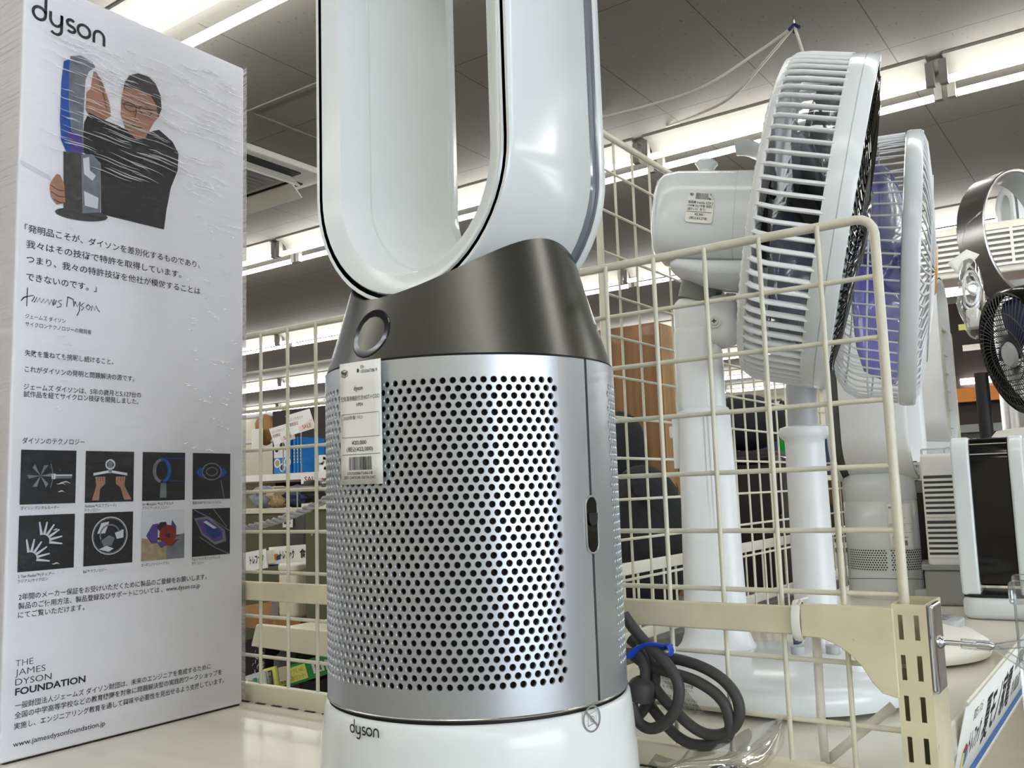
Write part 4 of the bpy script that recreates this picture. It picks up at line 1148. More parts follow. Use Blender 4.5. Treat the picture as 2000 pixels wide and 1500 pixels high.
# ---- the second fan: white wire cage, violet blades
o2 = Vector((1.235, 0.315, ZS))
f2 = tag(empty('pedestal_fan', o2), 'white wire-caged fan with blue violet blades, just behind the big white fan', 'fan', 'pedestal fans on the shelf')
mx = Matrix.Translation(-o2) @ head_mx((1.245, 0.231, 0.268), -78, -6)
RF = 0.173
b = guard_wires(72, [(-0.098, 0.045), (-0.098, 0.10), (-0.094, RF - 0.030), (-0.084, RF - 0.014), (-0.068, RF - 0.005), (-0.020, RF - 0.001)], 0.0012, mx, twist=6, nn=5)
for rr, x in ((0.10, -0.0975), (RF - 0.022, -0.0885), (RF - 0.0045, -0.055)): b.lathe([(rr - 0.001, x), (rr + 0.001, x), (rr + 0.001, x + 0.002), (rr - 0.001, x + 0.002)], 72, mx=mx @ AX)
b.build('rear_guard', 'white_plastic', f2)
b = lat([(RF - 0.003, -0.0195), (RF + 0.001, -0.0185), (RF + 0.0025, -0.015), (RF + 0.0025, -0.002), (RF, 0.001), (RF - 0.004, 0.0), (RF - 0.003, -0.0195)], mx, 96); b.build('guard_ring', 'white_gloss', f2)
b = guard_wires(72, [(0.0, RF - 0.003), (0.005, RF - 0.014), (0.011, RF * 0.68), (0.016, RF * 0.35), (0.018, 0.035)], 0.0013, mx, twist=10, nn=5)
for rr, x in ((RF * 0.68, 0.0115),): b.lathe([(rr - 0.001, x), (rr + 0.001, x), (rr + 0.001, x + 0.002), (rr - 0.001, x + 0.002)], 60, mx=mx @ AX)
b.build('front_guard', 'white_plastic', f2)
b = lat([(0.0, 0.0225), (0.030, 0.0215), (0.036, 0.018), (0.036, 0.015), (0.0, 0.015)], mx, 32); b.build('front_badge', 'amber', f2)
blades(f2, mx, 3, 0.028, 0.150, -0.042, 0.105, 28, 'fan_blade_blue', sweep=20)
b = lat([(0.0, -0.012), (0.022, -0.014), (0.028, -0.026), (0.028, -0.07), (0.0, -0.07)], mx, 32); b.build('blade_hub', 'fan_blade_blue', f2)
mo2 = mx
b = MB(); sect(b, [(-0.205, 0.025, 0.030, -0.030), (-0.198, 0.036, 0.040, -0.040), (-0.18, 0.043, 0.046, -0.046), (-0.105, 0.045, 0.048, -0.048), (-0.100, 0.040, 0.042, -0.042)], mo2); b.build('motor_housing', 'white_gloss', f2)
PX, PY = 1.222 - o2.x, 0.386 - o2.y
b = MB(); b.cyl((PX, PY, 0.40), (PX, PY, 0.455), 0.022, 0.03, 20); b.build('tilt_joint', 'white_plastic', f2)
b = MB(); b.cyl((PX, PY, 0.27), (PX, PY, 0.41), 0.0195, n=24); b.build('inner_pole', 'grey_light', f2)
b = MB(); b.lathe([(0.040, 0.034), (0.030, 0.044), (0.0272, 0.06), (0.0255, 0.265), (0.026, 0.272), (0.031, 0.276), (0.033, 0.282), (0.031, 0.289), (0.024, 0.291), (0.018, 0.292)], 32, mx=Matrix.Translation((PX, PY, 0))); b.build('outer_pole', 'white_plastic', f2)
b = MB(); b.lathe([(0.115, 0.003), (0.128, 0.004), (0.130, 0.010), (0.127, 0.018), (0.112, 0.028), (0.08, 0.037), (0.05, 0.041), (0, 0.042)], 80); b.lathe([(0.115, 0.003), (0, 0.003)], 80); b.build('base', 'off_white', f2)
b = MB(); b.rbox((0.010, -0.095, 0.030), (0.062, -0.030, 0.0405), 0.012); b.build('control_panel', 'grey_light', f2)
for q in range(3):
    b = MB(); b.rbox((0.018 + q * 0.014, -0.080, 0.040), (0.028 + q * 0.014, -0.066, 0.043), 0.003); b.build('button', 'grey_mid', f2)
# ------------------------------------------------------------------ bladeless machines and heaters further along the fan shelf
def small_card(b, f):
    cube_logo(b, f, 0.002, -0.008, 0.005, line=0)
    write(b, '03r', f, 0.021, -0.006, 0.003, 0.004); write(b, 'dyson', f, 0.014, -0.020, 0.004, 0.010)
    write(b, 'タワーファン', f, 0.008, -0.0265, 0.004, 0.022); write(b, 'AM07', f, 0.016, -0.031, 0.0035, 0.008)
    stroke(b, [[(0.002, -0.036), (0.039, -0.036), (0.039, -0.052), (0.002, -0.052), (0.002, -0.036)]], 0.0004, f)
    write(b, '2019年製 ﾘﾓｺﾝ', f, 0.003, -0.040, 0.0034, 0.026); write(b, '本体', f, 0.003, -0.0445, 0.0034, 0.006)
    write(b, '¥4,500', f, 0.012, -0.0575, 0.004, 0.014, weight=0.006); write(b, '(税込¥4,950)', f, 0.006, -0.062, 0.004, 0.026, weight=0.006)
    barcode(b, f, 0.008, -0.066, 0.023, 0.009, 5)
P = pix(1713, 1140, 1.72); P.z = ZS
q1 = tag(empty('bladeless_fan', (1.835, 0.440, ZS), R(-90)), 'white bladeless loop fan with perforated band and price tag, behind the second fan', 'bladeless fan', 'bladeless fans on the shelf')
RB = 0.070
b = MB(); b.lathe([(0, 0), (RB, 0.0), (RB + 0.001, 0.003), (RB, 0.05), (RB, 0.052)], 72); b.lathe([(RB, 0.090), (RB, 0.176), (RB - 0.0008, 0.1768), (RB - 0.0008, 0.1778), (RB, 0.1786), (RB, 0.200), (RB - 0.002, 0.221), (RB - 0.010, 0.228), (0.03, 0.229), (0, 0.229)], 72); b.build('body', 'white_gloss', q1)
b = MB()
for s in range(5):
    a0 = 360 / 5 * s
    for i in range(9):
        for k in range(17):
            pa = a0 + 3 + (k + (0.5 if i % 2 else 0)) * 66 / 17
            z = 0.0535 + i * 0.0043
            pts = []
            for q in range(6):
                a = R(60 * q); pts.append(((RB + 0.0003) * math.cos(R(pa + 1.25 * math.cos(a))), (RB + 0.0003) * math.sin(R(pa + 1.25 * math.cos(a))), z + 0.0015 * math.sin(a)))
            b.poly(pts, 1)
b.lathe([(RB, 0.0515), (RB, 0.0905)], 72, smooth=True)
b.build('perforated_band', ['white_gloss', 'black_matte'], q1)
b = MB(); b.tube([(RB * 1.002 * math.cos(R(a)), RB * 1.002 * math.sin(R(a)), 0.022 + 0.016 * (0.5 - 0.5 * math.cos(R((a - 100) * 1.0)))) for a in range(0, 360, 6)], 0.0006, 5, closed=True); b.build('seam_line', 'black_matte', q1)
l1 = empty('loop', (0, 0, 0)); l1.parent = q1
make_loop(l1, 0.082, 0.214, 0.78, 0.072, -0.072, 0.034, mats=('white_plastic', 'black_gloss', 'grey_dark'), N=24)
cmx = Matrix.Translation((1.835, 0.440, ZS)) @ Matrix.Rotation(R(-90 - 66), 4, 'Z') @ Matrix.Translation((RB + 0.002, -0.006, 0.172)) @ Matrix.Rotation(R(90), 4, 'Z')
card('price_tag', 'white price tag hanging on the bladeless fan with perforated band', cmx, small_card, 0.041, 0.083, 'price tags')
P2 = pix(1824, 900, 2.45)
q2 = tag(empty('bladeless_fan', (P2.x, P2.y, ZS), R(-90)), 'farther white bladeless loop fan with round display, behind the louvred heater', 'bladeless fan', 'bladeless fans on the shelf')
b = MB(); b.lathe([(0, 0), (0.09, 0), (0.09, 0.23), (0.085, 0.26), (0.07, 0.31), (0.04, 0.32), (0, 0.32)], 64); b.build('body', 'white_gloss', q2)
b = MB(); b.tube([((0.0775 - 0.0 * math.sin(R(a))) * math.cos(R(-52 + 9 * math.cos(R(a)))) * (1.05 - 0.08 * math.sin(R(a))), 0.0775 * math.sin(R(-52 + 9 * math.cos(R(a)))) * (1.05 - 0.08 * math.sin(R(a))), 0.283 + 0.013 * math.sin(R(a))) for a in range(0, 360, 20)], 0.0008, 5, closed=True); b.build('display_rim', 'grey_mid', q2)
l2 = empty('loop', (0, 0, 0)); l2.parent = q2
make_loop(l2, 0.085, 0.295, 0.76, 0.055, -0.060, 0.034, mats=('white_plastic', 'black_gloss', 'grey_dark'), N=24)

# white tower heater with a black front panel
hp = pix(1954, 1150, 1.42)
ht = tag(empty('tower_heater', (hp.x, hp.y, ZS), math.atan2(-hp.y, -hp.x) + R(-4)), 'white tower heater with glossy black front panel at the shelf edge', 'heater')
b = MB()
W2 = 0.050
def side(s, name):
    b = MB()
    out = [(-0.05, 0.036), (0.045, 0.036), (0.050, 0.060), (0.050, 0.10), (0.046, 0.16), (0.044, 0.24), (0.040, 0.262), (0.030, 0.275), (0.018, 0.279), (-0.05, 0.279)]
    y0, y1 = (W2 - 0.020, W2) if s > 0 else (-W2, -W2 + 0.026)
    b.prism(out, y1 - y0, lambda u, v, d: (u, y0 + d, v)); return b.build(name, 'white_gloss', ht, bevel=0.004, seg=3)
side(1, 'side_cheek'); side(-1, 'side_cheek')
b = MB(); out = [(-0.045, 0.05), (0.036, 0.05), (0.040, 0.06), (0.042, 0.10), (0.038, 0.16), (0.036, 0.24), (0.030, 0.262), (0.020, 0.276), (-0.045, 0.279)]
b.prism(out, 2 * W2 - 0.046, lambda u, v, d: (u, -W2 + 0.026 + d, v)); b.build('front_panel', 'black_gloss', ht, bevel=0.002)
b = MB(); b.box((0.024, -W2 + 0.027, 0.266), (0.033, W2 - 0.021, 0.2675)); b.box((0.036, -W2 + 0.027, 0.250), (0.0375, W2 - 0.021, 0.252)); b.build('panel_line', 'chrome', ht)
b = MB(); b.rbox((-0.052, -W2 - 0.001, 0.0), (0.052, W2 + 0.001, 0.0335), 0.02); b.build('base', 'white_gloss', ht)
b = MB(); b.rbox((-0.050, -W2 + 0.0005, 0.033), (0.049, W2 - 0.0005, 0.0375), 0.02); b.build('base_gap', 'black_matte', ht)
b = MB()
for k in range(14): b.box((-0.03, W2 - 0.001, 0.10 + k * 0.010), (0.02, W2 + 0.002, 0.106 + k * 0.010))
b.build('side_vent', 'grey_light', ht)
# louvred white heater behind it
lp_ = pix(1848, 1000, 1.60)
lv = tag(empty('louvred_cooler', (lp_.x, lp_.y, ZS), math.atan2(-lp_.y, -lp_.x) + R(0)), 'white louvred air cooler with grey tank between the loop fans and tower heater', 'air cooler')
b = MB(); b.rbox((-0.06, -0.034, 0.068), (0.05, 0.05, 0.258), 0.006)
b.build('body', 'white_matte', lv)
b = MB()
for z0, n in ((0.1534, 8), (0.0850, 7)):
    b.box((0.0495, -0.031, z0 - 0.003), (0.0505, 0.014, z0 + n * 0.0087 - 0.002), 1)
    for k in range(n): b.box((0.0500, -0.031, z0 + k * 0.0087 - 0.0030), (0.0535, 0.014, z0 + k * 0.0087 + 0.0014), 0)
b.build('louvres', ['white_matte', 'grey_dark'], lv)
b = MB(); b.rbox((-0.055, -0.042, 0.0), (0.045, 0.036, 0.060), 0.006); b.rbox((-0.058, -0.046, 0.060), (0.048, 0.040, 0.070), 0.004); b.build('water_tank', 'grey_tank', lv)
b = MB(); b.rbox((-0.05, -0.033, 0.2575), (0.04, 0.046, 0.268), 0.008); b.build('plastic_cover', 'bag_film', lv)
bp_ = pix(1797, 1060, 1.69)
bk = tag(empty('black_panel_heater', (bp_.x, bp_.y, ZS), math.atan2(-bp_.y, -bp_.x)), 'dark flat panel heater standing beside the louvred air cooler', 'heater')
b = MB(); b.box((-0.02, -0.020, 0.018), (0.02, 0.020, 0.190)); b.build('panel', 'brown_dark', bk, bevel=0.002)
b = MB(); b.box((-0.021, -0.021, 0.190), (0.021, 0.021, 0.213)); b.build('top_cap', 'grey_mid', bk, bevel=0.002)
b = MB(); b.box((-0.04, -0.028, 0.0), (0.04, 0.028, 0.018)); b.build('foot', 'white_plastic', bk, bevel=0.002)
rc = tag(empty('remote_control', (bp_.x, bp_.y, ZS + 0.213), math.atan2(-bp_.y, -bp_.x)), 'small black remote with price label lying on the dark panel heater', 'remote control')
b = MB(); b.rbox((-0.015, -0.014, 0.0), (0.020, 0.008, 0.036), 0.004); b.build('body', 'black_gloss', rc)
b = MB(); b.box((0.0205, -0.010, 0.001), (0.0210, 0.012, 0.034)); b.build('label', 'paper', rc)
b = MB(); f = lambda u, v: (0.0213, -0.009 + u, v)
write(b, '\u00a52,180', f, 0.001, 0.024, 0.007, 0.017); write(b, '(税込)', f, 0.003, 0.014, 0.006, 0.012); barcode(b, f, 0.002, 0.010, 0.016, 0.007, 9); b.build('label_printing', 'ink', rc)

# black air circulator
cp = pix(1985, 690, 2.2)
cb = Vector((cp.x, cp.y + 0.05, ZS))
ci = tag(empty('air_circulator', cb), 'black round air circulator at the right edge of the view', 'fan')
yaw = math.degrees(math.atan2(-cp.y, -cp.x)) - 62
mx = Matrix.Translation(-cb) @ head_mx((cp.x, cp.y, cp.z), yaw, -12)
RC = 0.150
b = guard_wires(64, [(0.0, RC), (-0.03, RC + 0.004), (-0.07, RC + 0.004), (-0.12, RC - 0.02), (-0.15, 0.06)], 0.0016, mx, twist=4); b.build('rear_guard', 'black_matte', ci)
for_ = [(0.006, 0.030), (0.020, 0.05), (0.022, RC * 0.6), (0.015, RC * 0.85), (0.0, RC)]
b = guard_wires(60, for_, 0.0011, mx, twist=35)
for rr, x in ((RC * 0.45, 0.022), (RC * 0.7, 0.019)): b.lathe([(rr - 0.001, x), (rr + 0.001, x), (rr + 0.001, x + 0.002), (rr - 0.001, x + 0.002)], 60, mx=mx @ AX)
b.build('front_guard', 'grey_dark', ci)
b = lat([(RC - 0.008, 0.002), (RC + 0.002, 0.004), (RC + 0.006, -0.004), (RC + 0.006, -0.03), (RC, -0.034), (RC - 0.006, -0.03)], mx); b.build('guard_ring', 'black_gloss', ci)
b = lat([(0.0, 0.024), (0.026, 0.022), (0.032, 0.014), (0.0, 0.010)], mx, 32); b.build('front_badge', 'grey_light', ci)
blades(ci, mx, 5, 0.025, 0.132, -0.04, 0.08, 30, 'navy')
b = MB(); sect(b, [(-0.26, 0.03, 0.04, -0.04), (-0.24, 0.05, 0.055, -0.055), (-0.14, 0.055, 0.06, -0.06), (-0.13, 0.045, 0.05, -0.05)], mx); b.build('motor_housing', 'black_matte', ci)
b = MB(); b.cyl((0.0, 0.03, 0.02), Vector((cp.x, cp.y + 0.03, cp.z - 0.04)) - cb + Vector((0.0, 0.05, 0)), 0.016, n=16); b.build('pole', 'black_matte', ci)
b = MB(); b.lathe([(0.0, 0.0), (0.09, 0.0), (0.09, 0.012), (0.05, 0.03), (0, 0.032)], 48); b.build('base', 'black_matte', ci)

# silver round hoop fan behind it, with a bag of leads hung on its left flank
sp = pix(1976, 462, 2.75)
sv = tag(empty('hoop_fan', (sp.x, sp.y, ZS)), 'silver round hoop fan rising behind the black air circulator', 'bladeless fan')
hy = math.degrees(math.atan2(-sp.y, -sp.x)) + 52
mx = Matrix.Translation((0, 0, sp.z - ZS)) @ Matrix.Rotation(R(hy), 4, 'Z')
RH_ = 0.188
b = MB(); rows = []
for x, o in ((0.045, -0.012), (0.048, -0.004), (0.046, 0.0), (-0.045, 0.0)):
    rows.append([mx @ Vector((x, (RH_ + o) * 0.92 * math.cos(2 * PI * k / 72), (RH_ + o) * 1.04 * math.sin(2 * PI * k / 72))) for k in range(72)])
b.grid(rows, 0, True, closed=True); b.build('outer_band', 'steel', sv)
b = MB(); rows = []
for x, o in ((0.045, -0.012), (-0.02, -0.020), (-0.045, -0.014), (-0.046, 0.0)):
    rows.append([mx @ Vector((x, (RH_ + o) * 0.92 * math.cos(2 * PI * k / 72), (RH_ + o) * 1.04 * math.sin(2 * PI * k / 72))) for k in range(72)])
b.grid(rows, 0, True, closed=True); b.build('inner_band', 'white_gloss', sv)
b = MB(); b.lathe([(0.0, 0.0), (0.09, 0), (0.09, 0.02), (0.075, 0.05), (0.072, sp.z - ZS - RH_ * 1.04 + 0.02), (0, sp.z - ZS - RH_ * 1.04 + 0.02)], 48); b.build('body', 'steel', sv)
bg = pix(1893, 520, 2.45)
bgt = tag(empty('bag_of_leads', bg), 'clear plastic bag of white leads hung in front of the silver hoop fan', 'plastic bag')
def lump(c, rx, ry, rz, seed, n=14, amp=0.18, top=None):
    rn = random.Random(seed); b = MB(); rows = []
    A = [[1 + rn.uniform(-amp, amp) for _ in range(n)] for _ in range(n)]
    for i in range(n):
        f = PI * i / (n - 1)
        rows.append([(c[0] + rx * math.sin(f) * math.cos(2 * PI * k / n) * A[i][k], c[1] + ry * math.sin(f) * math.sin(2 * PI * k / n) * A[i][k], c[2] + rz * math.cos(f) * (1 + (A[i][0] - 1) * 0.2)) for k in range(n)])
    b.grid(rows, 0, True, closed=True); return b
b = lump((0, 0, -0.085), 0.042, 0.034, 0.112, 4); b.build('bag_film', 'bag_film', bgt)
b = MB()
for q, (dx, rr, zz) in enumerate(((0.0, 0.026, -0.035), (0.01, 0.022, -0.045), (-0.006, 0.030, -0.06), (0.004, 0.024, -0.08))):
    b.tube([(dx * 0.6 + 0.6 * rr * math.cos(2 * PI * k / 28), rr * 0.5 * math.sin(2 * PI * k / 28 + q) * 0.6 - rr * 0.8 * math.cos(2 * PI * k / 28), zz + rr * 1.5 * math.sin(2 * PI * k / 28)) for k in range(28)], 0.0032, 6, closed=True)
b.build('lead', 'white_plastic', bgt)
b = MB(); b.box((-0.024, -0.016, -0.17), (0.020, 0.016, -0.12)); b.build('adapter', 'white_matte', bgt, bevel=0.004)
b = MB(); b.grid([[(-0.006, 0.052 - 0.05 * i / 5 - 0.03 * j / 5, 0.016 + 0.03 * i / 5 - 0.044 * j / 5 * (1 - i / 9)) for i in range(6)] for j in range(6)]); b.build('paper_slip', 'paper', bgt, solid=0.0006)
b = MB(); b.tube([(0.0, 0, 0.02), (-0.01, 0.012, 0.06), (0.02, 0.0, 0.12), (0.10, -0.03, 0.17)], 0.0015, 5); b.build('tie', 'clear_film', bgt)

# short wire divider standing behind the loop fans
P3 = pix(1875, 870, 2.55)
wire_panel('wire_divider', 'wire divider ending in a post between the far loop fan and the circulator', (P3.x - 0.15, P3.y, ZS), (1, 0, 0), 0.15, 0, 0.62, [0.05 * k for k in range(1, 3)], [0.05 * k for k in range(1, 12)], rf=0.0046, rw=0.0022)

# display cabinet far behind, with a louvred unit and a loop purifier on top
dc = pix(1950, 700, 4.3)
cab = tag(empty('display_cabinet', (dc.x + 0.25, dc.y, ZF)), 'dark display cabinet with strip light and orange shelf board, far right behind the circulator', 'cabinet')
tz = pix(1950, 545, 4.2).z - ZF
b = MB(); b.box((0.10, -0.75, 0), (0.60, 0.35, tz)); b.build('carcass', 'brown_dark', cab, bevel=0.004)
z1 = pix(1910, 726, 4.25).z - ZF; z2 = pix(1910, 756, 4.25).z - ZF
b = MB(); b.cyl((0.07, -0.02, z1), (0.07, 0.22, z1), 0.016, n=10); b.build('strip_light', 'tube_glow', cab)
b = MB(); b.box((0.04, -0.70, z2 - 0.035), (0.12, 0.33, z2 + 0.035)); b.build('shelf_board', 'orange_board', cab)
b = MB(); b.box((0.05, -0.70, z2 - 0.19), (0.12, 0.33, z2 - 0.15)); b.build('lower_board', 'grey_mid', cab)
b = MB(); b.box((0.08, -0.60, z2 - 0.60), (0.12, 0.30, z2 - 0.19)); b.build('glass_front', 'grey_dark', cab)
b = MB()
for k in range(4): b.box((0.09, -0.35 + k * 0.15, z1 + 0.16), (0.115, -0.25 + k * 0.15, z1 + 0.19), k % 2); b.box((0.09, -0.33 + k * 0.15, z1 + 0.27), (0.115, -0.24 + k * 0.15, z1 + 0.30), (k + 1) % 2)
b.build('price_strip', ['yellow_sign', 'off_white'], cab)
lu = pix(1925, 486, 4.15)
lou = tag(empty('louvred_unit', (lu.x + 0.05, lu.y, tz + ZF), math.atan2(-lu.y, -lu.x)), 'long white louvred unit on top of the dark display cabinet', 'air conditioner')
b = MB(); b.rbox((-0.12, -0.42, 0.0), (0.10, 0.24, 0.235), 0.01); b.build('body', 'off_white', lou)
b = MB()
for y0, y1 in ((-0.40, -0.075), (-0.01, 0.21)):
    b.box((0.099, y0, 0.03), (0.101, y1, 0.20), 1)
    for k in range(7): b.box((0.10, y0, 0.030 + k * 0.025), (0.112, y1, 0.042 + k * 0.025), 0)
    b.box((0.10, (y0 + y1) / 2 - 0.006, 0.03), (0.114, (y0 + y1) / 2 + 0.006, 0.20), 0)
b.build('louvres', ['white_matte', 'grey_mid'], lou)
q3 = tag(empty('bladeless_fan', (lu.x + 0.42, lu.y - 0.10, tz + ZF), R(-60)), 'white loop fan top above the long louvred unit, framed by the silver hoop', 'bladeless fan', 'bladeless fans on the shelf')
l3 = empty('loop', (0, 0, 0)); l3.parent = q3
make_loop(l3, 0.10, 0.10, 0.50, 0.06, -0.06, 0.036, N=20)
b = MB(); b.lathe([(0, 0), (0.09, 0), (0.085, 0.15), (0, 0.15)], 40); b.build('body', 'white_gloss', q3)
# white bag and boxes right of the heater
wb = pix(1985, 830, 1.95)
t = tag(empty('white_carton', (wb.x + 0.03, wb.y - 0.02, ZS)), 'cream white faceted carton at the right edge below the circulator', 'box')
zz = wb.z - ZS
b = MB(); b.add([(-0.06, -0.09, 0), (0.08, -0.09, 0), (0.08, 0.075, 0), (-0.06, 0.075, 0), (-0.06, -0.09, zz), (0.06, -0.09, zz + 0.01), (0.06, 0.055, zz - 0.005), (-0.06, 0.055, zz - 0.012), (-0.06, 0.075, zz - 0.035), (0.08, 0.075, zz - 0.03), (0.08, -0.09, zz - 0.01)],
      [(0, 3, 8, 7, 4), (4, 7, 6, 5), (7, 8, 9, 6), (6, 9, 10, 5), (0, 4, 5, 10, 1), (1, 10, 9, 2), (2, 9, 8, 3), (0, 1, 2, 3)])
b.build('carton_body', 'off_white', t)
# ------------------------------------------------------------------ mains lead, clear bag and strap behind the purifier
def onX(px, py, x):
    d = pix(px, py, 1.0); return d * (x / d.x)
def onY(px, py, y):
    d = pix(px, py, 1.0); return d * (y / d.y)
def onZ(px, py, z):
    d = pix(px, py, 1.0); return d * (z / d.z)
CR = lambda L, x: [onX(1160 + a / 4.285, 1150 + c / 4.285, x) for a, c in L]
mc = tag(empty('power_cord', onX(1330, 1380, 0.650)), 'coiled dark grey power cord tied with blue ribbon beside the silver purifier', 'power cord')
oo = mc.location.copy()
def lead(L, xs, name='cable', r=0.00425):
    n = len(L); P_ = [onX(1160 + a / 4.285, 1150 + c / 4.285, xs[0] + (xs[1] - xs[0]) * i / (n - 1)) - oo for i, (a, c) in enumerate(L)]
    b = MB(); b.tube(smooth_path(P_, 6), r, 12); return b.build(name, 'cord_dark', mc)
lead([(250, 215), (330, 330), (450, 470), (560, 570), (650, 680), (705, 790), (712, 900), (680, 1020), (600, 1120), (490, 1170), (400, 1140), (345, 1060), (320, 960)], (0.634, 0.636))
lead([(300, 420), (440, 520), (590, 575), (720, 595), (870, 640), (1010, 710), (1120, 800), (1195, 910), (1218, 1030), (1190, 1130), (1110, 1205), (1000, 1225), (890, 1195), (780, 1120), (690, 1030), (600, 940), (520, 840), (450, 720), (400, 600)], (0.655, 0.648))
lead([(330, 560), (450, 640), (600, 690), (760, 735), (890, 790), (1010, 870), (1090, 960), (1125, 1060), (1140, 1150), (1120, 1230), (1040, 1285), (930, 1310), (820, 1300), (720, 1250), (640, 1180), (560, 1090), (490, 1000), (420, 900), (360, 780)], (0.6445, 0.658))
lead([(360, 480), (440, 540), (500, 640), (512, 740), (500, 840), (460, 940), (400, 1030), (340, 1090)], (0.648, 0.650))
lead([(330, 500), (400, 560), (430, 680), (420, 800)], (0.638, 0.640))
b = MB(); pa = onX(1160 + 405 / 4.285, 1150 + 740 / 4.285, 0.640) - oo; pb_ = onX(1160 + 395 / 4.285, 1150 + 930 / 4.285, 0.641) - oo
b.tube([pa, pa.lerp(pb_, 0.15), pa.lerp(pb_, 0.3), pb_], [0.0048, 0.0085, 0.0105, 0.0095], 12); b.build('plug', 'cord_dark', mc)
b = MB()
b.tube(smooth_path([onX(1160 + a / 4.285, 1150 + c / 4.285, x) - oo for a, c, x in ((300, 575, 0.632), (340, 520, 0.629), (400, 478, 0.628), (470, 462, 0.628), (540, 475, 0.636), (575, 500, 0.644), (620, 470, 0.640))], 5), 0.0032, 8, flat=(0.35, 1.4))
b.tube([onX(1160 + a / 4.285, 1150 + c / 4.285, 0.641) - oo for a, c in ((610, 470), (630, 470), (650, 520), (640, 555))], 0.0030, 8, flat=(0.4, 1.4))
b.build('blue_ribbon', 'blue_tie', mc)
# clear tag with printed instructions
t = tag(empty('instruction_slip', oo), 'small clear film slip with printed text behind the coiled cord', 'label')
C4 = [onX(1160 + a / 4.285, 1150 + c / 4.285, 0.662) - oo for a, c in ((540, 700), (700, 760), (900, 1010), (960, 1065), (760, 1050), (560, 1010))]
b = MB(); b.poly(C4); b.build('slip', 'clear_film', t, solid=0.0004)
b = MB(); u0 = C4[0]; du = (C4[4] - C4[5]).normalized(); dv = (C4[0] - C4[5]).normalized()
fn = lambda u, v: C4[5] + du * u + dv * v + Vector((-0.0006, 0, 0))
for i, s in enumerate(('使用中はコードを束ねない', 'ご使用前に必ず取扱説明書', 'をお読みください。')): write(b, s, fn, 0.003, 0.0235 - i * 0.0030, 0.0026, 0.026)
for i, s in enumerate(('電源コードを引っぱらない', 'でください。100V 50-60Hz', '定格 1200W 以下')): write(b, s, fn, 0.006, 0.0105 - i * 0.0030, 0.0026, 0.026)
b.build('slip_printing', 'ink_soft', t)
# clear plastic bag with the remote control in it
bgp = pix(1400, 1490, 0.60)
pbag = tag(empty('clear_bag', (bgp.x, bgp.y, ZS)), 'crumpled clear plastic bag lying on the shelf below the coiled cord', 'plastic bag')
ob = pbag.location.copy()
def Pg(a, c, d): return pix(1160 + a / 4.285, 1150 + c / 4.285, d) - ob
rows = [
    [Pg(1580, 1075, 0.655), Pg(1582, 1078, 0.654), Pg(1584, 1080, 0.653), Pg(1586, 1082, 0.652), Pg(1588, 1084, 0.652)],
    [Pg(1420, 1130, 0.65), Pg(1470, 1180, 0.64), Pg(1520, 1250, 0.63), Pg(1550, 1320, 0.635), Pg(1590, 1300, 0.645)],
    [Pg(1260, 1180, 0.65), Pg(1330, 1260, 0.63), Pg(1400, 1360, 0.615), Pg(1430, 1480, 0.61), Pg(1500, 1420, 0.64)],
    [Pg(1120, 1270, 0.645), Pg(1170, 1330, 0.622), Pg(1200, 1400, 0.60), Pg(1260, 1500, 0.59), Pg(1400, 1540, 0.62)],
    [Pg(900, 1340, 0.64), Pg(920, 1380, 0.615), Pg(980, 1420, 0.592), Pg(1000, 1520, 0.58), Pg(1150, 1620, 0.60)],
    [Pg(790, 1350, 0.64), Pg(760, 1400, 0.61), Pg(740, 1450, 0.585), Pg(720, 1560, 0.575), Pg(800, 1680, 0.59)],
    [Pg(700, 1430, 0.635), Pg(640, 1470, 0.605), Pg(600, 1500, 0.58), Pg(560, 1620, 0.57), Pg(600, 1740, 0.58)],
    [Pg(520, 1380, 0.64), Pg(480, 1430, 0.615), Pg(440, 1500, 0.59), Pg(420, 1620, 0.58), Pg(420, 1740, 0.585)]]
def refine(rows, n=4):
    out = [smooth_path(r, n) for r in rows]
    T_ = [smooth_path([out[i][k] for i in range(len(out))], n) for k in range(len(out[0]))]
    return [[T_[k][i] for k in range(len(T_))] for i in range(len(T_[0]))]
b = MB(); b.grid(refine(rows)); b.build('bag_film', 'clear_film', pbag)
rmx = Matrix.Translation(pix(1418, 1500, 0.625)) @ Matrix.Rotation(R(-52), 4, 'Z') @ Matrix.Rotation(R(16), 4, 'X')
rem = tag(empty('remote_control', (0, 0, 0)), 'rounded dark grey remote control inside the clear bag at the bottom edge', 'remote control')
rem.matrix_world = rmx
b = MB(); b.rbox((-0.0165, -0.052, -0.0065), (0.0165, 0.0, 0.0040), 0.012, n=5); b.build('body', 'grey_dark', rem)
b = MB()
stroke(b, [arc(-0.005, -0.008, 0.0030, 60, 300, 8), [(0.001, -0.0085), (0.005, -0.0085)], [(0.008, -0.006), (0.011, -0.006), (0.011, -0.010), (0.008, -0.010)]], 0.0009, lambda u, v: (u, v, 0.0043))
b.build('key_marks', 'white_plastic', rem)
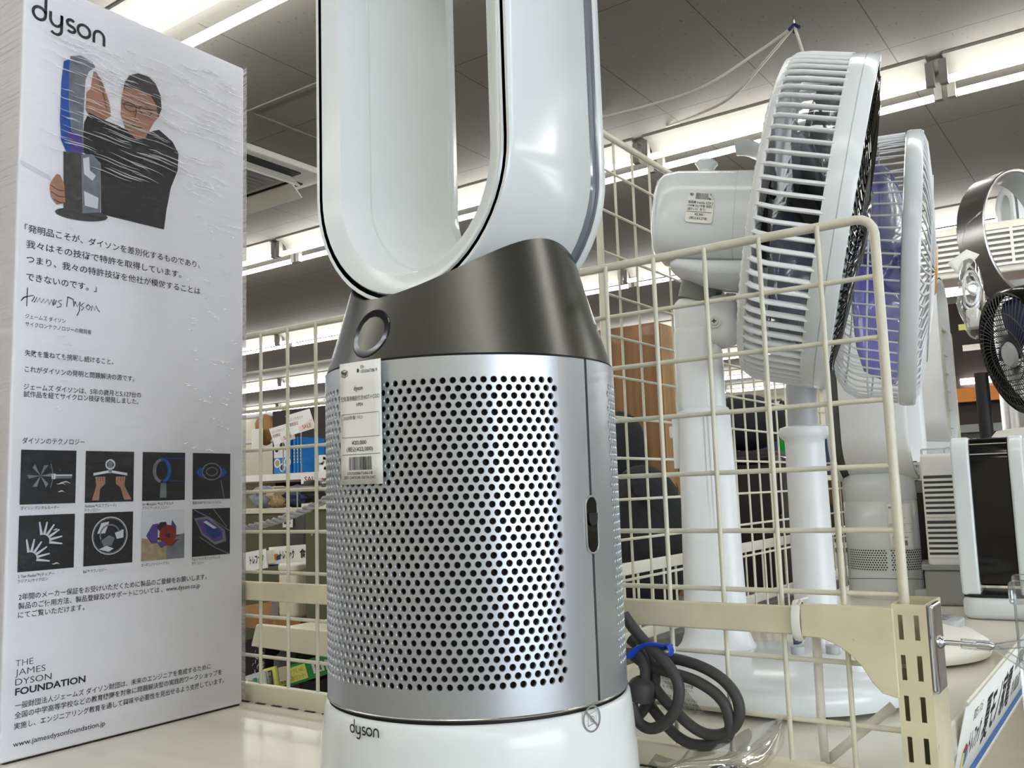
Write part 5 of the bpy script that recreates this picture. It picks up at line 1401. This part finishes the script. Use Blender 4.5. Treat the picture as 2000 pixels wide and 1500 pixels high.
# plastic packing straps on the grid
def strap(pts, lab):
    b = MB(); w_ = 0.0032; L_ = []; 
    P_ = [Vector(p) for p in pts]
    rows = []
    for i, p in enumerate(P_):
        tdir = (P_[min(i + 1, len(P_) - 1)] - P_[max(i - 1, 0)]).normalized(); s = tdir.cross(Vector((1, 0, 0))).normalized() * w_
        rows.append([p - s, p + s])
    b.grid(rows); tag(b.build('packing_strap', 'clear_strap', solid=0.0005), lab, 'strap', 'packing straps on the grid')
mat('clear_strap', (242, 241, 236), 0.3, var=0.03, alpha=0.86)
strap([onX(1592, 1214, 0.6765), onX(1598, 1300, 0.6765), onX(1604, 1400, 0.676), onX(1612, 1488, 0.6755)], 'translucent white strap hanging straight down from the back rail')
strap([onX(1612, 1489, 0.6785), onX(1680, 1432, 0.679), onX(1745, 1378, 0.6795)], 'translucent white strap running diagonally to the slotted upright')
# twisted film rope seen through the left of the grid
b = MB(); A_ = onX(470, 1034, 0.70); B_ = onX(665, 960, 0.70); n = 120
for q in range(3):
    pts = []
    for i in range(n + 1):
        f = i / n; p = A_.lerp(B_, f) + Vector((0, 0, -0.006 * math.sin(PI * f))); a = f * 34 + q * 2.094
        pts.append(p + Vector((math.cos(a) * 0.0022, math.sin(a) * 0.0008, math.sin(a) * 0.0024)))
    b.tube(pts, 0.0021, 6)
tag(b.build('twisted_rope', 'grey_light'), 'grey twisted rope slanting behind the grid beside the carton', 'rope')

# ------------------------------------------------------------------ what stands behind the fan shelf
bpn = wire_panel('wire_divider', 'tall cream wire panel behind the fans with a rounded top corner', (0.9617, 0.538, 0), (1, 0, 0), 1.16, -0.20, 0.4489,
           [0.0505 * k for k in range(1, 23)], [0.4014, 0.3471, 0.2931, 0.2401, 0.188, 0.1378, 0.0874, 0.0374, -0.0129, -0.0611, -0.1094], rf=0.0044, rw=0.0018, feet=0.21)
sr = tag(empty('rear_shelf', (0, 0, 0)), 'dusty shelf with a low white fence behind the fan shelf, holding black bags', 'shelf')
b = MB(); b.box((1.22, 0.61, ZS - 0.03), (2.9, 1.10, ZS)); b.build('shelf_board', 'grey_mid', sr, bevel=0.003)
b = MB(); b.box((1.0, 0.598, -0.1155), (2.9, 0.606, -0.0995)); b.box((1.0, 0.598, -0.205), (2.9, 0.606, -0.19)); b.build('fence_bar', 'off_white', sr, bevel=0.0015)
b = MB()
for k in range(48): b.cyl((1.02 + k * 0.04, 0.602, -0.20), (1.02 + k * 0.04, 0.602, -0.105), 0.0018, n=6)
b.build('fence_wires', 'wire_cream', sr)
b = MB()
for x in (1.24, 2.8): b.box((x, 1.05, ZF), (x + 0.04, 1.09, ZS - 0.03)); b.box((x, 0.62, ZF), (x + 0.04, 0.66, ZS - 0.03))
b.build('leg', 'cream_metal', sr)
# tall wood-grain box
c0 = pix(1282, 628, 1.86)
wbx = tag(empty('wood_grain_box', (c0.x, c0.y, ZS)), 'tall wood-grain box in clear film standing behind the grid, between purifier and big fan', 'box')
H_ = c0.z - ZS
b = MB(); b.box((0, 0, 0), (0.20, 0.155, H_)); b.build('box_body', 'wood_brown', wbx, bevel=0.002)
b = MB(); b.box((0.012, -0.0015, 0.0), (0.20, 0.0, H_ - 0.004)); b.build('front_panel', 'wood', wbx)
b = MB()
stroke(b, [[(0.045, H_ - 0.22), (0.06, H_ - 0.225)], [(0.05, H_ - 0.21), (0.052, H_ - 0.25)], [(0.045, H_ - 0.29), (0.06, H_ - 0.27), (0.065, H_ - 0.31)], [(0.05, H_ - 0.33), (0.062, H_ - 0.35)]], 0.002, lambda u, v: (u, -0.0022, v))
b.build('scribble', 'brown_dark', wbx)
b = MB(); rows = []
for i in range(24):
    z = H_ * i / 23 + 0.001
    rows.append([(-0.003 - 0.002 * math.sin(i * 1.3), 0.157, z), (-0.004 - 0.002 * math.sin(i * 2.1), 0.08, z), (-0.003, 0.0, z), (0.002, -0.004, z), (0.08, -0.005 - 0.002 * math.sin(i * 1.7), z), (0.2, -0.004, z)])
b.grid(rows); b.build('film', 'clear_film', wbx)
def bag_dome(name, lab, cat, c, rx, ry, rz, m, seed, grp=None, amp=0.10):
    b = lump((0, 0, rz), rx, ry, rz, seed, n=20, amp=amp)
    for i, p in enumerate(b.v): b.v[i] = (p[0], p[1], max(p[2], 0.0))
    o = b.build(name, m); o.location = c
    return tag(o, lab, cat, grp)
g1_ = pix(1262, 1090, 1.56)
o = bag_dome('soft_bag', 'black soft bag with a torn hole, resting in front of the wood-grain box', 'bag', (g1_.x, g1_.y, ZS), 0.085, 0.075, 0.128, 'black_cloth', 8, 'black bags on the rear shelf', 0.05)
b = MB(); hp_ = [(1235, 950), (1245, 945), (1275, 955), (1288, 968), (1290, 980), (1288, 990), (1278, 992), (1262, 980), (1245, 968), (1237, 962)]
cc = Vector((g1_.x, g1_.y, ZS))
P_ = [pix(x, y, 1.466) - cc for x, y in hp_]; b.poly(P_); b.poly([p + Vector((0.02, 0.014, 0)) for p in P_])
hh = b.build('torn_hole', 'black_matte', o)
g2_ = pix(1212, 880, 1.72)
b = lump((0, 0, 0), 0.055, 0.05, 0.075, 12, n=16, amp=0.05); o = b.build('soft_bag', 'black_cloth'); o.location = (g2_.x, g2_.y, g2_.z)
tag(o, 'smaller black soft bag on top of the torn one, against the wood-grain box', 'bag', 'black bags on the rear shelf')
g3_ = pix(1505, 1040, 1.95)
cs = tag(empty('dark_case', (g3_.x, g3_.y + 0.04, ZS), R(8)), 'dark brown case with black round cap on top, seen between the two fan poles', 'case')
tp = pix(1505, 880, 1.95).z - ZS
b = MB(); b.rbox((-0.10, -0.07, 0.0), (0.13, 0.09, tp), 0.01); b.build('case_body', 'brown_dark', cs)
b = MB(); b.rbox((-0.105, -0.075, tp - 0.03), (0.135, 0.095, tp - 0.012), 0.01); b.build('lid_rim', 'black_gloss', cs)
b = MB(); b.tube([(-0.06 + 0.03 * math.cos(R(a)), -0.074, tp - 0.09 + 0.05 * math.sin(R(a))) for a in range(0, 360, 20)], 0.003, 6, closed=True); b.build('handle', 'black_gloss', cs)
b = lump((0.0, 0, tp + 0.064), 0.10, 0.085, 0.062, 21, n=18, amp=0.03)
hat = b.build('cap', 'black_cloth'); hat.location = (g3_.x, g3_.y + 0.04, ZS); tag(hat, 'black round cap lying on the dark brown case', 'hat')
g4 = pix(1462, 800, 2.3)
bx = tag(empty('black_carton', (g4.x, g4.y + 0.10, ZS)), 'black square box behind the round cap, right of the big fan pole', 'box')
b = MB(); b.box((-0.04, -0.05, 0), (0.045, 0.05, pix(1460, 788, 2.3).z - ZS)); b.build('box_body', 'black_matte', bx, bevel=0.003)
gp = pix(1535, 855, 2.25)
gb = tag(empty('green_bag', gp), 'bright green bag with black hook hanging between the fan poles', 'bag')
b = MB(); b.box((-0.028, -0.012, -0.066), (0.028, 0.012, 0.052)); b.build('bag_body', 'green_plastic', gb, bevel=0.008)
b = MB(); b.box((0.030, -0.012, -0.07), (0.05, 0.01, 0.06)); b.build('pale_side', 'bag_film', gb, bevel=0.006)
b = MB(); b.tube([(-0.01 + 0.014 * math.cos(R(a)), 0, 0.076 + 0.014 * math.sin(R(a))) for a in range(-60, 200, 20)] + [(-0.026, 0, 0.06), (-0.02, 0, 0.05)], 0.0035, 6); b.build('hook', 'black_gloss', gb)
hr = tag(empty('hanging_rail', (gp.x, gp.y, gp.z)), 'thin steel rail holding the green bag between the fan poles', 'rail')
b = MB(); b.tube([(-0.010, 0.0, 0.094), (-0.010, 0.62, 0.094)], 0.003, 6); b.cyl((-0.010, 0.6, 0.097), (-0.010, 0.6, ZF - gp.z), 0.008, n=8); b.build('rail_bar', 'steel', hr)
# ------------------------------------------------------------------ shelving far behind, seen left of the purifier
# blue boxed sets on an upper shelf
A = pix(560, 925, 4.2)
us = tag(empty('far_shelf', (A.x, A.y, ZF)), 'far shelf with white edge carrying blue boxed sets', 'shelf')
zt = A.z - ZF
b = MB(); b.box((-0.02, -0.75, zt - 0.03), (0.40, 0.55, zt)); b.build('shelf_board', 'white_matte', us)
b = MB(); b.box((-0.02, -0.75, zt - 0.30), (0.40, 0.55, zt - 0.27)); b.build('lower_board', 'cream_metal', us)
b = MB(); b.box((0.38, -0.75, 0), (0.40, 0.55, zt + 0.35)); b.build('back_panel', 'brown_dark', us)
for y in (-0.75, 0.53):
    b = MB(); b.box((-0.02, y, 0), (0.38, y + 0.02, zt - 0.03)); b.build('upright', 'cream_metal', us)
z0 = A.z + 0.001
bh = pix(560, 855, 4.2).z - A.z
# a face-out set, then a row of spines
S0 = pix(514, 925, 4.2)
bs = tag(empty('boxed_set', (A.x, S0.y - 0.115, z0)), 'face-out blue and white boxed set at the left end of the row', 'box', 'blue boxed sets on the far shelf')
b = MB(); b.box((0, 0, 0), (0.05, 0.115, bh)); b.build('box_body', 'blue_box', bs)
b = MB(); b.box((-0.001, 0.002, bh * 0.45), (0.0, 0.113, bh - 0.004)); b.build('white_panel', 'pale_print', bs)
b = MB()
for (y, z, r, m) in ((0.09, .30, .022, 1), (0.055, .17, .020, 0), (0.02, .32, .024, 1), (0.055, .78, .026, 2), (0.093, .68, .018, 2), (0.018, .68, .018, 2)):
    b.add([(-0.0015, y + r * math.cos(R(a)), z * bh + r * math.sin(R(a))) for a in range(0, -360, -30)], [tuple(range(12))], 0)
    b.add([(-0.002, y + r * 0.7 * math.cos(R(a)), z * bh + r * 0.7 * math.sin(R(a))) for a in range(0, -360, -30)], [tuple(range(12))], 1 + m)
b.build('printed_circles', ['white_matte', 'navy', 'tan_print', 'brown_dark'], bs)
names = ['second', 'third', 'fourth', 'fifth', 'sixth', 'seventh']
x_px = [554, 564, 572, 580, 588, 596, 604]
for i in range(6):
    ya = pix(x_px[i], 900, 4.2).y; yb = pix(x_px[i + 1], 900, 4.2).y
    o = tag(empty('boxed_set', (A.x + 0.006 * (i % 3), yb + 0.001, z0)), 'blue boxed set showing its spine, %s from the left in the row' % names[i], 'box', 'blue boxed sets on the far shelf')
    w_ = ya - yb - 0.002
    b = MB(); b.box((0, 0, 0), (0.14, w_, bh - 0.004 * (i % 2))); b.build('box_body', 'blue_box' if i not in (2,) else 'blue_deep', o)
    b = MB(); b.box((-0.0008, w_ * 0.25, bh * 0.28), (0, w_ * 0.75, bh * 0.68)); b.build('spine_label', 'white_matte', o)
    b = MB()
    for q in range(4): b.box((-0.0014, w_ * 0.36, bh * (0.31 + 0.09 * q)), (-0.0009, w_ * 0.64, bh * (0.36 + 0.09 * q)))
    b.build('spine_lettering', 'navy', o)
# pale boxed goods at the right end, and sale cards above
S1 = pix(630, 925, 4.1)
o = tag(empty('figure_box', (S1.x, S1.y - 0.05, z0)), 'black and white picture box right of the blue sets', 'box')
b = MB(); b.box((0, -0.04, 0), (0.1, 0.075, 0.075)); b.build('box_body', 'white_matte', o)
b = MB()
rn = random.Random(3)
for q in range(16): 
    y = rn.uniform(-0.035, 0.06); z = rn.uniform(0.005, 0.06); b.box((-0.001, y, z), (-0.0002, y + 0.012, z + 0.010), q % 2)
b.build('printing', ['ink', 'grey_print'], o)
def sale(px0, py0, px1, py1, h, d, rot, lab, col=True):
    p = pix((px0 + px1) / 2, (py0 + py1) / 2, d)
    o = tag(empty('sale_card', p), lab, 'sign', 'tilted sale cards over the blue sets')
    w_ = (px1 - px0) / 1780 * d * 1.15
    mx = Matrix.Rotation(math.atan2(-p.y, -p.x) + R(6), 4, 'Z') @ Matrix.Rotation(R(rot), 4, 'X')
    b = MB(); b.box((-0.001, -w_ / 2, -h / 2), (0.001, w_ / 2, h / 2), mx=mx); b.build('card', 'paper', o)
    b = MB(); f = lambda u, v: mx @ Vector((0.0016, u - w_ / 2, v - h / 2))
    b.poly([f(w_ * .35, h * .04), f(w_ * .97, h * .04), f(w_ * .97, h * .55), f(w_ * .75, h * .40), f(w_ * .35, h * .30)], 0)
    write(b, 'コミックセット', f, w_ * .05, h * .66, h * .2, w_ * .6, 1); write(b, '期間限定', f, w_ * .05, h * .42, h * .2, w_ * .35, 1)
    write(b, 'SALE', f, w_ * .5, h * .12, h * .28, w_ * .36, 2, 0.02)
    b.build('printing', ['pink_card', 'red_print', 'red_box'], o)
    # the wire stand that holds the card on the shelf
    b = MB(); b.cyl((0.004, 0, 0), (0.004, 0, z0 - p.z), 0.003, n=6); b.build('stand', 'steel', o)
sale(533, 832, 570, 862, 0.075, 4.05, 17, 'tilted white and pink sale card, left of the pair over the blue sets')
sale(566, 808, 608, 840, 0.090, 4.05, 17, 'tilted white and red sale card, right of the pair over the blue sets')
p = pix(633, 935, 4.05)
o = tag(empty('sale_strip', p), 'white shelf strip with red SALE letters under the picture box', 'sign')
b = MB(); mx = Matrix.Rotation(math.atan2(-p.y, -p.x), 4, 'Z'); b.box((-0.002, -0.10, -0.022), (0.0, 0.10, 0.022), mx=mx); b.build('strip', 'paper', o)
b = MB(); write(b, 'SALE  SALE', lambda u, v: mx @ Vector((0.001, u, v)), -0.085, -0.012, 0.034, 0.13, 0, 0.02); b.build('lettering', 'red_box', o)
b = MB(); b.box((0.0, -0.10, -0.024), (0.30, 0.10, -0.020), mx=Matrix.Rotation(math.atan2(-p.y, -p.x) + PI, 4, 'Z')); b.build('shelf_clip', 'black_matte', o)
# goods on the lower board
zl = zt - 0.27 + ZF + 0.001
def far_box(name, lab, px, w_, h, m, d=4.1, dep=0.12, dx=0.0, cat='box', grp=None, z=None):
    q = pix(px, 950, d)
    o = tag(empty(name, (A.x + 0.02 + dx, q.y, zl if z is None else z)), lab, cat, grp)
    b = MB(); b.box((0, -w_ / 2, 0), (dep, w_ / 2, h)); b.build('box_body', m, o, bevel=0.004)
    return o
o = far_box('red_box', 'red box under the blue boxed sets', 533, 0.11, 0.17, 'red_box')
b = MB(); b.box((-0.001, -0.035, 0.02), (0, 0.02, 0.07)); b.build('label', 'red_print', o)
o = far_box('pale_blue_box', 'pale blue box with yellow label on the lower far shelf', 566, 0.15, 0.225, 'grey_print', dx=0.08)
b = MB(); b.box((-0.001, -0.06, 0.16), (0, 0.03, 0.19)); b.build('label', 'yellow_sign', o)
o = far_box('navy_box', 'dark navy box beside the cream case on the lower far shelf', 573, 0.08, 0.12, 'navy', dx=0.01)
o = far_box('cream_case', 'cream case on the lower far shelf, behind the grid', 607, 0.17, 0.13, 'cream_worn', dx=0.0)
b = MB(); b.box((-0.004, -0.08, 0.085), (0, 0.08, 0.092)); b.build('lid_line', 'grey_mid', o)
# dark hanging goods and shelf frames at the back
o2_ = pix(600, 800, 5.4)
gr_ = tag(empty('garment_rail', (o2_.x, o2_.y, ZF)), 'white garment rail with rounded bars far behind the blue sets', 'garment rail')
zr = pix(600, 801, 5.4).z - ZF
b = MB(); b.cyl((0, 0.75, zr), (0, -0.55, zr), 0.016, n=10); b.cyl((0, 0.75, zr - 0.16), (0, 0.2, zr - 0.16), 0.014, n=10); b.build('rail_bar', 'white_plastic', gr_)
for y in (0.75, -0.55):
    b = MB(); b.cyl((0, y, 0), (0, y, zr), 0.016, n=10); b.build('post', 'white_plastic', gr_)
q = onX(634, 872, o2_.x)
o = tag(empty('dark_jacket', q), 'dark navy jacket with pale yellow trim hanging far behind the blue sets', 'jacket')
b = lump((0, 0, -0.02), 0.06, 0.14, 0.24, 31, n=14, amp=0.12); b.build('jacket_body', 'navy', o)
b = MB(); b.tube([(-0.07, 0.10, 0.02), (-0.08, 0.07, 0.16), (-0.075, 0.0, 0.20), (-0.07, -0.09, 0.17)], 0.02, 8, flat=(0.5, 1)); b.build('trim', 'yellow_sign', o)
b = MB(); b.tube([(0, -0.05, 0.20), (0, 0, 0.26), (0, 0, max(0.28, zr + ZF - q.z + 0.014))], 0.006, 6); b.build('hanger', 'steel', o)
q = onX(520, 845, o2_.x)
o = tag(empty('brown_bag', (q.x, q.y, q.z)), 'brown fringed bag with white price card beneath the rail, far left', 'bag')
b = lump((0, 0, 0.02), 0.05, 0.09, 0.10, 5, n=12, amp=0.15); b.build('bag_body', 'wood_brown', o)
b = MB(); b.box((-0.075, -0.055, -0.10), (-0.07, 0.045, 0.02)); b.build('price_card', 'paper', o)
b = MB(); b.tube([(0, -0.05, 0.09), (0, 0, zr + ZF - q.z + 0.016), (0, 0.05, 0.09)], 0.006, 6); b.build('strap', 'brown_dark', o)
q = onX(576, 828, o2_.x)
o = tag(empty('black_hat', q), 'black hat with a yellow star hung above the sale cards', 'hat')
b = lump((0, 0, 0), 0.07, 0.12, 0.085, 41, n=14, amp=0.06); b.build('hat_body', 'black_cloth', o)
b = MB(); b.poly([(-0.075, 0.0 + (0.035 if k % 2 == 0 else 0.015) * math.sin(R(36 * k)), 0.075 + (0.035 if k % 2 == 0 else 0.015) * math.cos(R(36 * k))) for k in range(10)]); b.build('star', 'yellow_sign', o, solid=0.003)
b = MB(); b.tube([(0, 0, 0.07), (0, 0, zr + ZF - q.z + 0.014)], 0.006, 6); b.build('loop', 'black_cloth', o)

# middle distance: olive shelf sides, plastic pack, price strips
m1 = onZ(622, 1215, -0.33)
C = pix(597, 995, 1.85)
ol = tag(empty('olive_cabinet', (C.x, C.y, ZF)), 'olive green cabinet side right behind the grid, next to the purifier', 'cabinet')
zt2 = C.z - ZF
b = MB(); b.box((0, -0.30, ZS - 0.035 - ZF), (0.30, 0.0, zt2)); b.build('carcass', 'olive', ol)
b = MB(); b.box((-0.006, -0.31, zt2), (0.31, 0.006, zt2 + 0.012)); b.build('top_board', 'cream_metal', ol)
for k in range(6):
    b = MB(); y_, z_ = -0.02 - 0.05 * (k % 3), zt2 - 0.05 - 0.10 * (k // 2)
    b.cyl((-0.0015, y_, z_), (0.001, y_, z_), 0.0035, n=8); b.build('screw', 'steel', ol)
b = MB(); b.box((0.10, -0.28, 0), (0.28, -0.02, ZS - 0.035 - ZF)); b.build('plinth', 'brown_dark', ol)
C2 = pix(500, 1003, 2.45)
o = tag(empty('olive_cabinet', (C2.x, C2.y - 0.02, ZF)), 'olive green cabinet with cream top edge, left beside the carton film', 'cabinet')
zt3 = C2.z - ZF
b = MB(); b.box((0, -0.155, 0.60), (0.30, 0.16, zt3)); b.build('carcass', 'olive', o)
b = MB(); b.box((-0.006, -0.16, zt3), (0.31, 0.165, zt3 + 0.012)); b.build('top_board', 'cream_metal', o)
b = MB(); b.box((0.02, -0.14, 0), (0.28, 0.14, 0.60)); b.build('plinth', 'brown_dark', o)
# crumpled clear packs on the olive top
for k, (px, m, lab) in enumerate(((518, 'grey_print', 'grey crumpled pack on the olive cabinet, left'), (545, 'tan_print', 'shiny film-wrapped pack on the olive cabinet'), (580, 'navy', 'navy blue pack lying on the olive cabinet'), (610, 'black_matte', 'black pack at the right on the olive cabinet'))):
    q = pix(px, 985, 2.55)
    b = lump((0, 0, 0.022), 0.04, 0.042, 0.032, 50 + k, n=12, amp=0.30)
    o = b.build('film_pack', m); o.location = (q.x, q.y, (zt2 if k > 2 else zt3) + ZF + 0.02)
    tag(o, lab, 'pack', 'packs on the olive cabinets')
q = pix(581, 1035, 2.38)
o = tag(empty('hanging_pack', q), 'dark clear-wrapped pack with white price label hung between the olive cabinets', 'pack')
b = MB(); b.rbox((-0.02, -0.045, -0.095), (0.02, 0.045, 0.05), 0.012); b.build('pack_body', 'grey_dark', o)
b = MB(); b.rbox((-0.024, -0.048, -0.10), (0.022, 0.048, 0.055), 0.012); b.build('film', 'clear_film', o)
b = MB(); b.box((-0.027, -0.012, 0.008), (-0.0255, 0.026, 0.04)); b.box((-0.0275, -0.004, 0.026), (-0.0271, 0.02, 0.030), 1); b.box((-0.0275, -0.004, 0.016), (-0.0271, 0.02, 0.022), 1); b.build('price_label', ['paper', 'ink'], o)
b = MB(); b.cyl((0, 0, 0.05), (0, 0, 0.11), 0.002, n=6); b.cyl((0, -0.09, 0.11), (0, 0.09, 0.11), 0.003, n=6); b.build('hook', 'steel', o)
def rail_sign(px0, py0, px1, py1, h, d, lab, builder, mats_, base='paper', back=0.05):
    a = pix(px0, py0, d); c = pix(px1, py1, d * 0.985)
    u = (c - a); W_ = u.length; u.normalize(); v = Vector((0, 0, 1)) - u * u.z; v.normalize(); n = u.cross(v)
    o = tag(empty('price_rail', a), lab, 'sign')
    F = lambda x, y, t=0.0: u * x + v * y - n * 0 + n * t
    b = MB(); b.prism([(0, 0), (W_, 0), (W_, h), (0, h)], 0.004, lambda x, y, t: F(x, y, -t)); b.build('strip', base, o)
    b = MB(); builder(b, lambda x, y: F(x, y, 0.0012), W_, h); b.build('printing', mats_, o)
    b = MB(); b.prism([(0.0, h * 0.2), (W_, h * 0.2), (W_, h * 0.9), (0, h * 0.9)], back, lambda x, y, t: F(x, y, -0.006 - t)); b.build('shelf_edge', 'cream_metal', o)
    return o
def s_food(b, f, W_, h):
    cube_logo(b, f, W_ * 0.10, h * 0.30, h * 0.42, (1, 1, 2)); write(b, 'トレファク', f, W_ * 0.27, h * 0.36, h * 0.5, W_ * 0.36, 0, 0.03); write(b, '食器', f, W_ * 0.76, h * 0.36, h * 0.5, W_ * 0.30, 0, 0.02)
    b.poly([f(0, 0), f(W_, 0), f(W_, h * .08), f(0, h * .08)], 3)
rail_sign(527, 1106, 606, 1100, 0.041, 2.0, 'white price strip with small box emblem and Japanese shop lettering, behind the grid', s_food, ['ink', 'amber', 'blue_deep', 'blue_deep'])
def s_left(b, f, W_, h): write(b, 'トレファク', f, W_ * .3, h * .35, h * .5, W_ * .62, 0, 0.03)
rail_sign(478, 1117, 521, 1109, 0.041, 2.0, 'white price strip half hidden by the carton film', s_left, ['ink'])
q = pix(573, 1207, 1.9)
o = tag(empty('cream_canister', (q.x, q.y, q.z)), 'cream box with rounded corners below the white price strip', 'box')
b = MB(); b.rbox((-0.02, -0.028, 0.0), (0.06, 0.028, 0.108), 0.012); b.build('box_body', 'cream_metal', o)
b = MB(); b.rbox((-0.022, -0.029, 0.098), (0.062, 0.029, 0.112), 0.012); b.build('lid', 'off_white', o)
q2_ = pix(533, 1212, 1.9)
o = tag(empty('grey_box', (q2_.x, q2_.y, q.z)), 'grey box left of the cream box on the middle shelf', 'box')
b = MB(); b.box((0.02, -0.028, 0.0), (0.08, 0.030, 0.052)); b.build('box_body', 'grey_mid', o, bevel=0.002)
b = MB(); b.box((0.016, -0.028, 0.052), (0.082, 0.030, 0.062)); b.build('lid', 'off_white', o, bevel=0.002)
b = MB(); b.box((0.0195, -0.012, 0.005), (0.0202, 0.006, 0.022)); b.build('mark', 'grey_dark', o)
ms = tag(empty('middle_shelf', (q.x, q.y, q.z)), 'brown middle shelf under the cream box behind the grid', 'shelf')
b = MB(); b.box((-0.03, -0.055, -0.022), (0.32, 0.30, -0.001)); b.build('shelf_board', 'wood_brown', ms)
b = MB(); b.box((0.30, -0.055, -0.022), (0.32, 0.30, 0.10)); b.box((0.28, -0.05, ZF - q.z), (0.32, -0.01, -0.022)); b.build('back_panel', 'brown_dark', ms)
# cream shelf end nearer the grid
ns = tag(empty('side_shelf', (1.0, 0.9, 0)), 'cream shelf end with a wide front lip, just behind the grid at lower left', 'shelf')
b = MB(); b.prism([(-0.25, -0.2045), (0.334, -0.2010), (0.347, -0.2370), (-0.25, -0.2520)], 0.012, lambda u, v, d: (d, u, v)); b.build('front_lip', 'cream_metal', ns, bevel=0.002)
b = MB(); b.box((0.012, -0.25, -0.225), (0.20, 0.33, -0.212)); b.build('shelf_board', 'cream_metal', ns)
b = MB(); b.box((0.16, -0.20, ZF), (0.20, -0.16, -0.225)); b.box((0.16, 0.28, ZF), (0.20, 0.32, -0.225)); b.build('leg', 'cream_metal', ns)
# green sign on the next shelf down and its neighbours
def s_line(b, f, W_, h):
    b.poly([f(W_ * .02, h * .12), f(W_ * .42, h * .12), f(W_ * .42, h * .88), f(W_ * .02, h * .88)], 0)
    write(b, 'トレファクLINE', f, W_ * .05, h * .56, h * .28, W_ * .33, 1); write(b, '公式アカウント', f, W_ * .05, h * .22, h * .28, W_ * .33, 1)
    write(b, 'LINE', f, W_ * .50, h * .25, h * .68, W_ * .46, 2, 0.03)
rail_sign(545, 1347, 688, 1301, 0.034, 1.62, 'green sign strip with yellow panel and white capitals, low behind the grid', s_line, ['yellow_sign', 'ink', 'white_matte'], base='green_sign')
def s_pale(b, f, W_, h): write(b, 'お得な', f, W_ * .1, h * .3, h * .5, W_ * .8, 0, 0.02)
rail_sign(484, 1352, 520, 1342, 0.028, 1.62, 'pale green price strip left of the green sign', s_pale, ['green_sign'], base='pale_print')
def s_phone(b, f, W_, h):
    b.poly([f(W_ * .15, h * .05), f(W_ * .75, h * .05), f(W_ * .75, h * .85), f(W_ * .15, h * .85)], 0); b.poly([f(W_ * .22, h * .1), f(W_ * .68, h * .1), f(W_ * .68, h * .78), f(W_ * .22, h * .78)], 1); b.poly([f(W_ * .25, h * .5), f(W_ * .65, h * .5), f(W_ * .65, h * .6), f(W_ * .25, h * .6)], 2)
rail_sign(518, 1346, 542, 1340, 0.034, 1.615, 'yellow edged card with a phone picture between the two price strips', s_phone, ['ink', 'white_matte', 'blue_deep'], base='yellow_sign')
# dark goods between
q = pix(500, 1310, 1.95)
o = tag(empty('patterned_box', (q.x, q.y, q.z)), 'black and white patterned box beside the carton edge, low behind the grid', 'box')
b = MB(); b.box((0, -0.03, -0.02), (0.08, 0.03, 0.062)); b.build('box_body', 'black_matte', o)
b = MB(); rn = random.Random(9)
for k in range(26):
    y = rn.uniform(-0.028, 0.022); z = rn.uniform(-0.018, 0.055); b.tube([(-0.001, y, z), (-0.001, y + rn.uniform(-.008, .008), z + rn.uniform(-.008, .008))], 0.0008, 4)
b.build('line_pattern', 'pale_print', o)
q = pix(555, 1275, 2.0)
o = tag(empty('blue_grey_bag', (q.x, q.y, q.z)), 'blue grey bag in shadow under the side shelf', 'bag')
b = lump((0, 0, -0.03), 0.06, 0.03, 0.07, 71, n=12, amp=0.1); b.build('bag_body', 'grey_print', o)
b = lump((0.0, 0, 0.0), 0.07, 0.055, 0.05, 72, n=12, amp=0.1); o = b.build('red_dark_bag', 'brown_dark'); p9 = pix(615, 1285, 2.05); o.location = p9
tag(o, 'dark red brown bag in shadow above the green sign', 'bag')
ls = tag(empty('low_shelf', (pix(560, 1345, 2.0).x, pix(560, 1345, 2.0).y, 0)), 'low dark shelf behind the green sign', 'shelf')
zq = pix(560, 1330, 2.0).z
b = MB(); b.box((0.02, -0.08, zq - 0.10), (0.19, 0.5, zq - 0.075)); b.build('shelf_board', 'brown_dark', ls)
b = MB(); b.box((0.17, -0.08, ZF), (0.19, 0.5, -0.36)); b.build('back_panel', 'black_matte', ls)
# tall gondolas further back keep the far floor dark
for x, y, sx, sy, h, lab in ((4.9, 5.2, 0.8, 1.6, 1.35, 'far gondola with brown back beyond the blue sets'), (4.6, 1.4, 1.6, 0.9, 1.20, 'far dark gondola behind the fans'), (6.2, 3.6, 1.0, 1.8, 1.30, 'far gondola in the middle of the shop')):
    g = tag(empty('gondola', (x, y, ZF)), lab, 'shelf unit')
    b = MB(); b.box((0, -0.02 + 0.0, 0), (sx, 0.02, h)); b.build('back_panel', 'wood_brown', g)
    for k in range(4):
        b = MB(); b.box((0, -0.35, 0.12 + k * 0.33), (sx, 0.35, 0.145 + k * 0.33)); b.build('shelf_board', 'cream_metal', g)
    rn = random.Random(int(x * 10))
    xx = 0.02
    for k in range(4):
        b = MB(); xx = 0.02
        while xx < sx - 0.12:
            wd = rn.uniform(0.08, 0.16); b.box((xx, -0.30, 0.146 + k * 0.33), (xx + wd, 0.30, 0.146 + k * 0.33 + rn.uniform(0.12, 0.27)), rn.randrange(5)); xx += wd + 0.01
        s = b.build('stock', ['navy', 'brown_dark', 'grey_mid', 'red_print', 'black_matte'], g); s['kind'] = 'stuff'
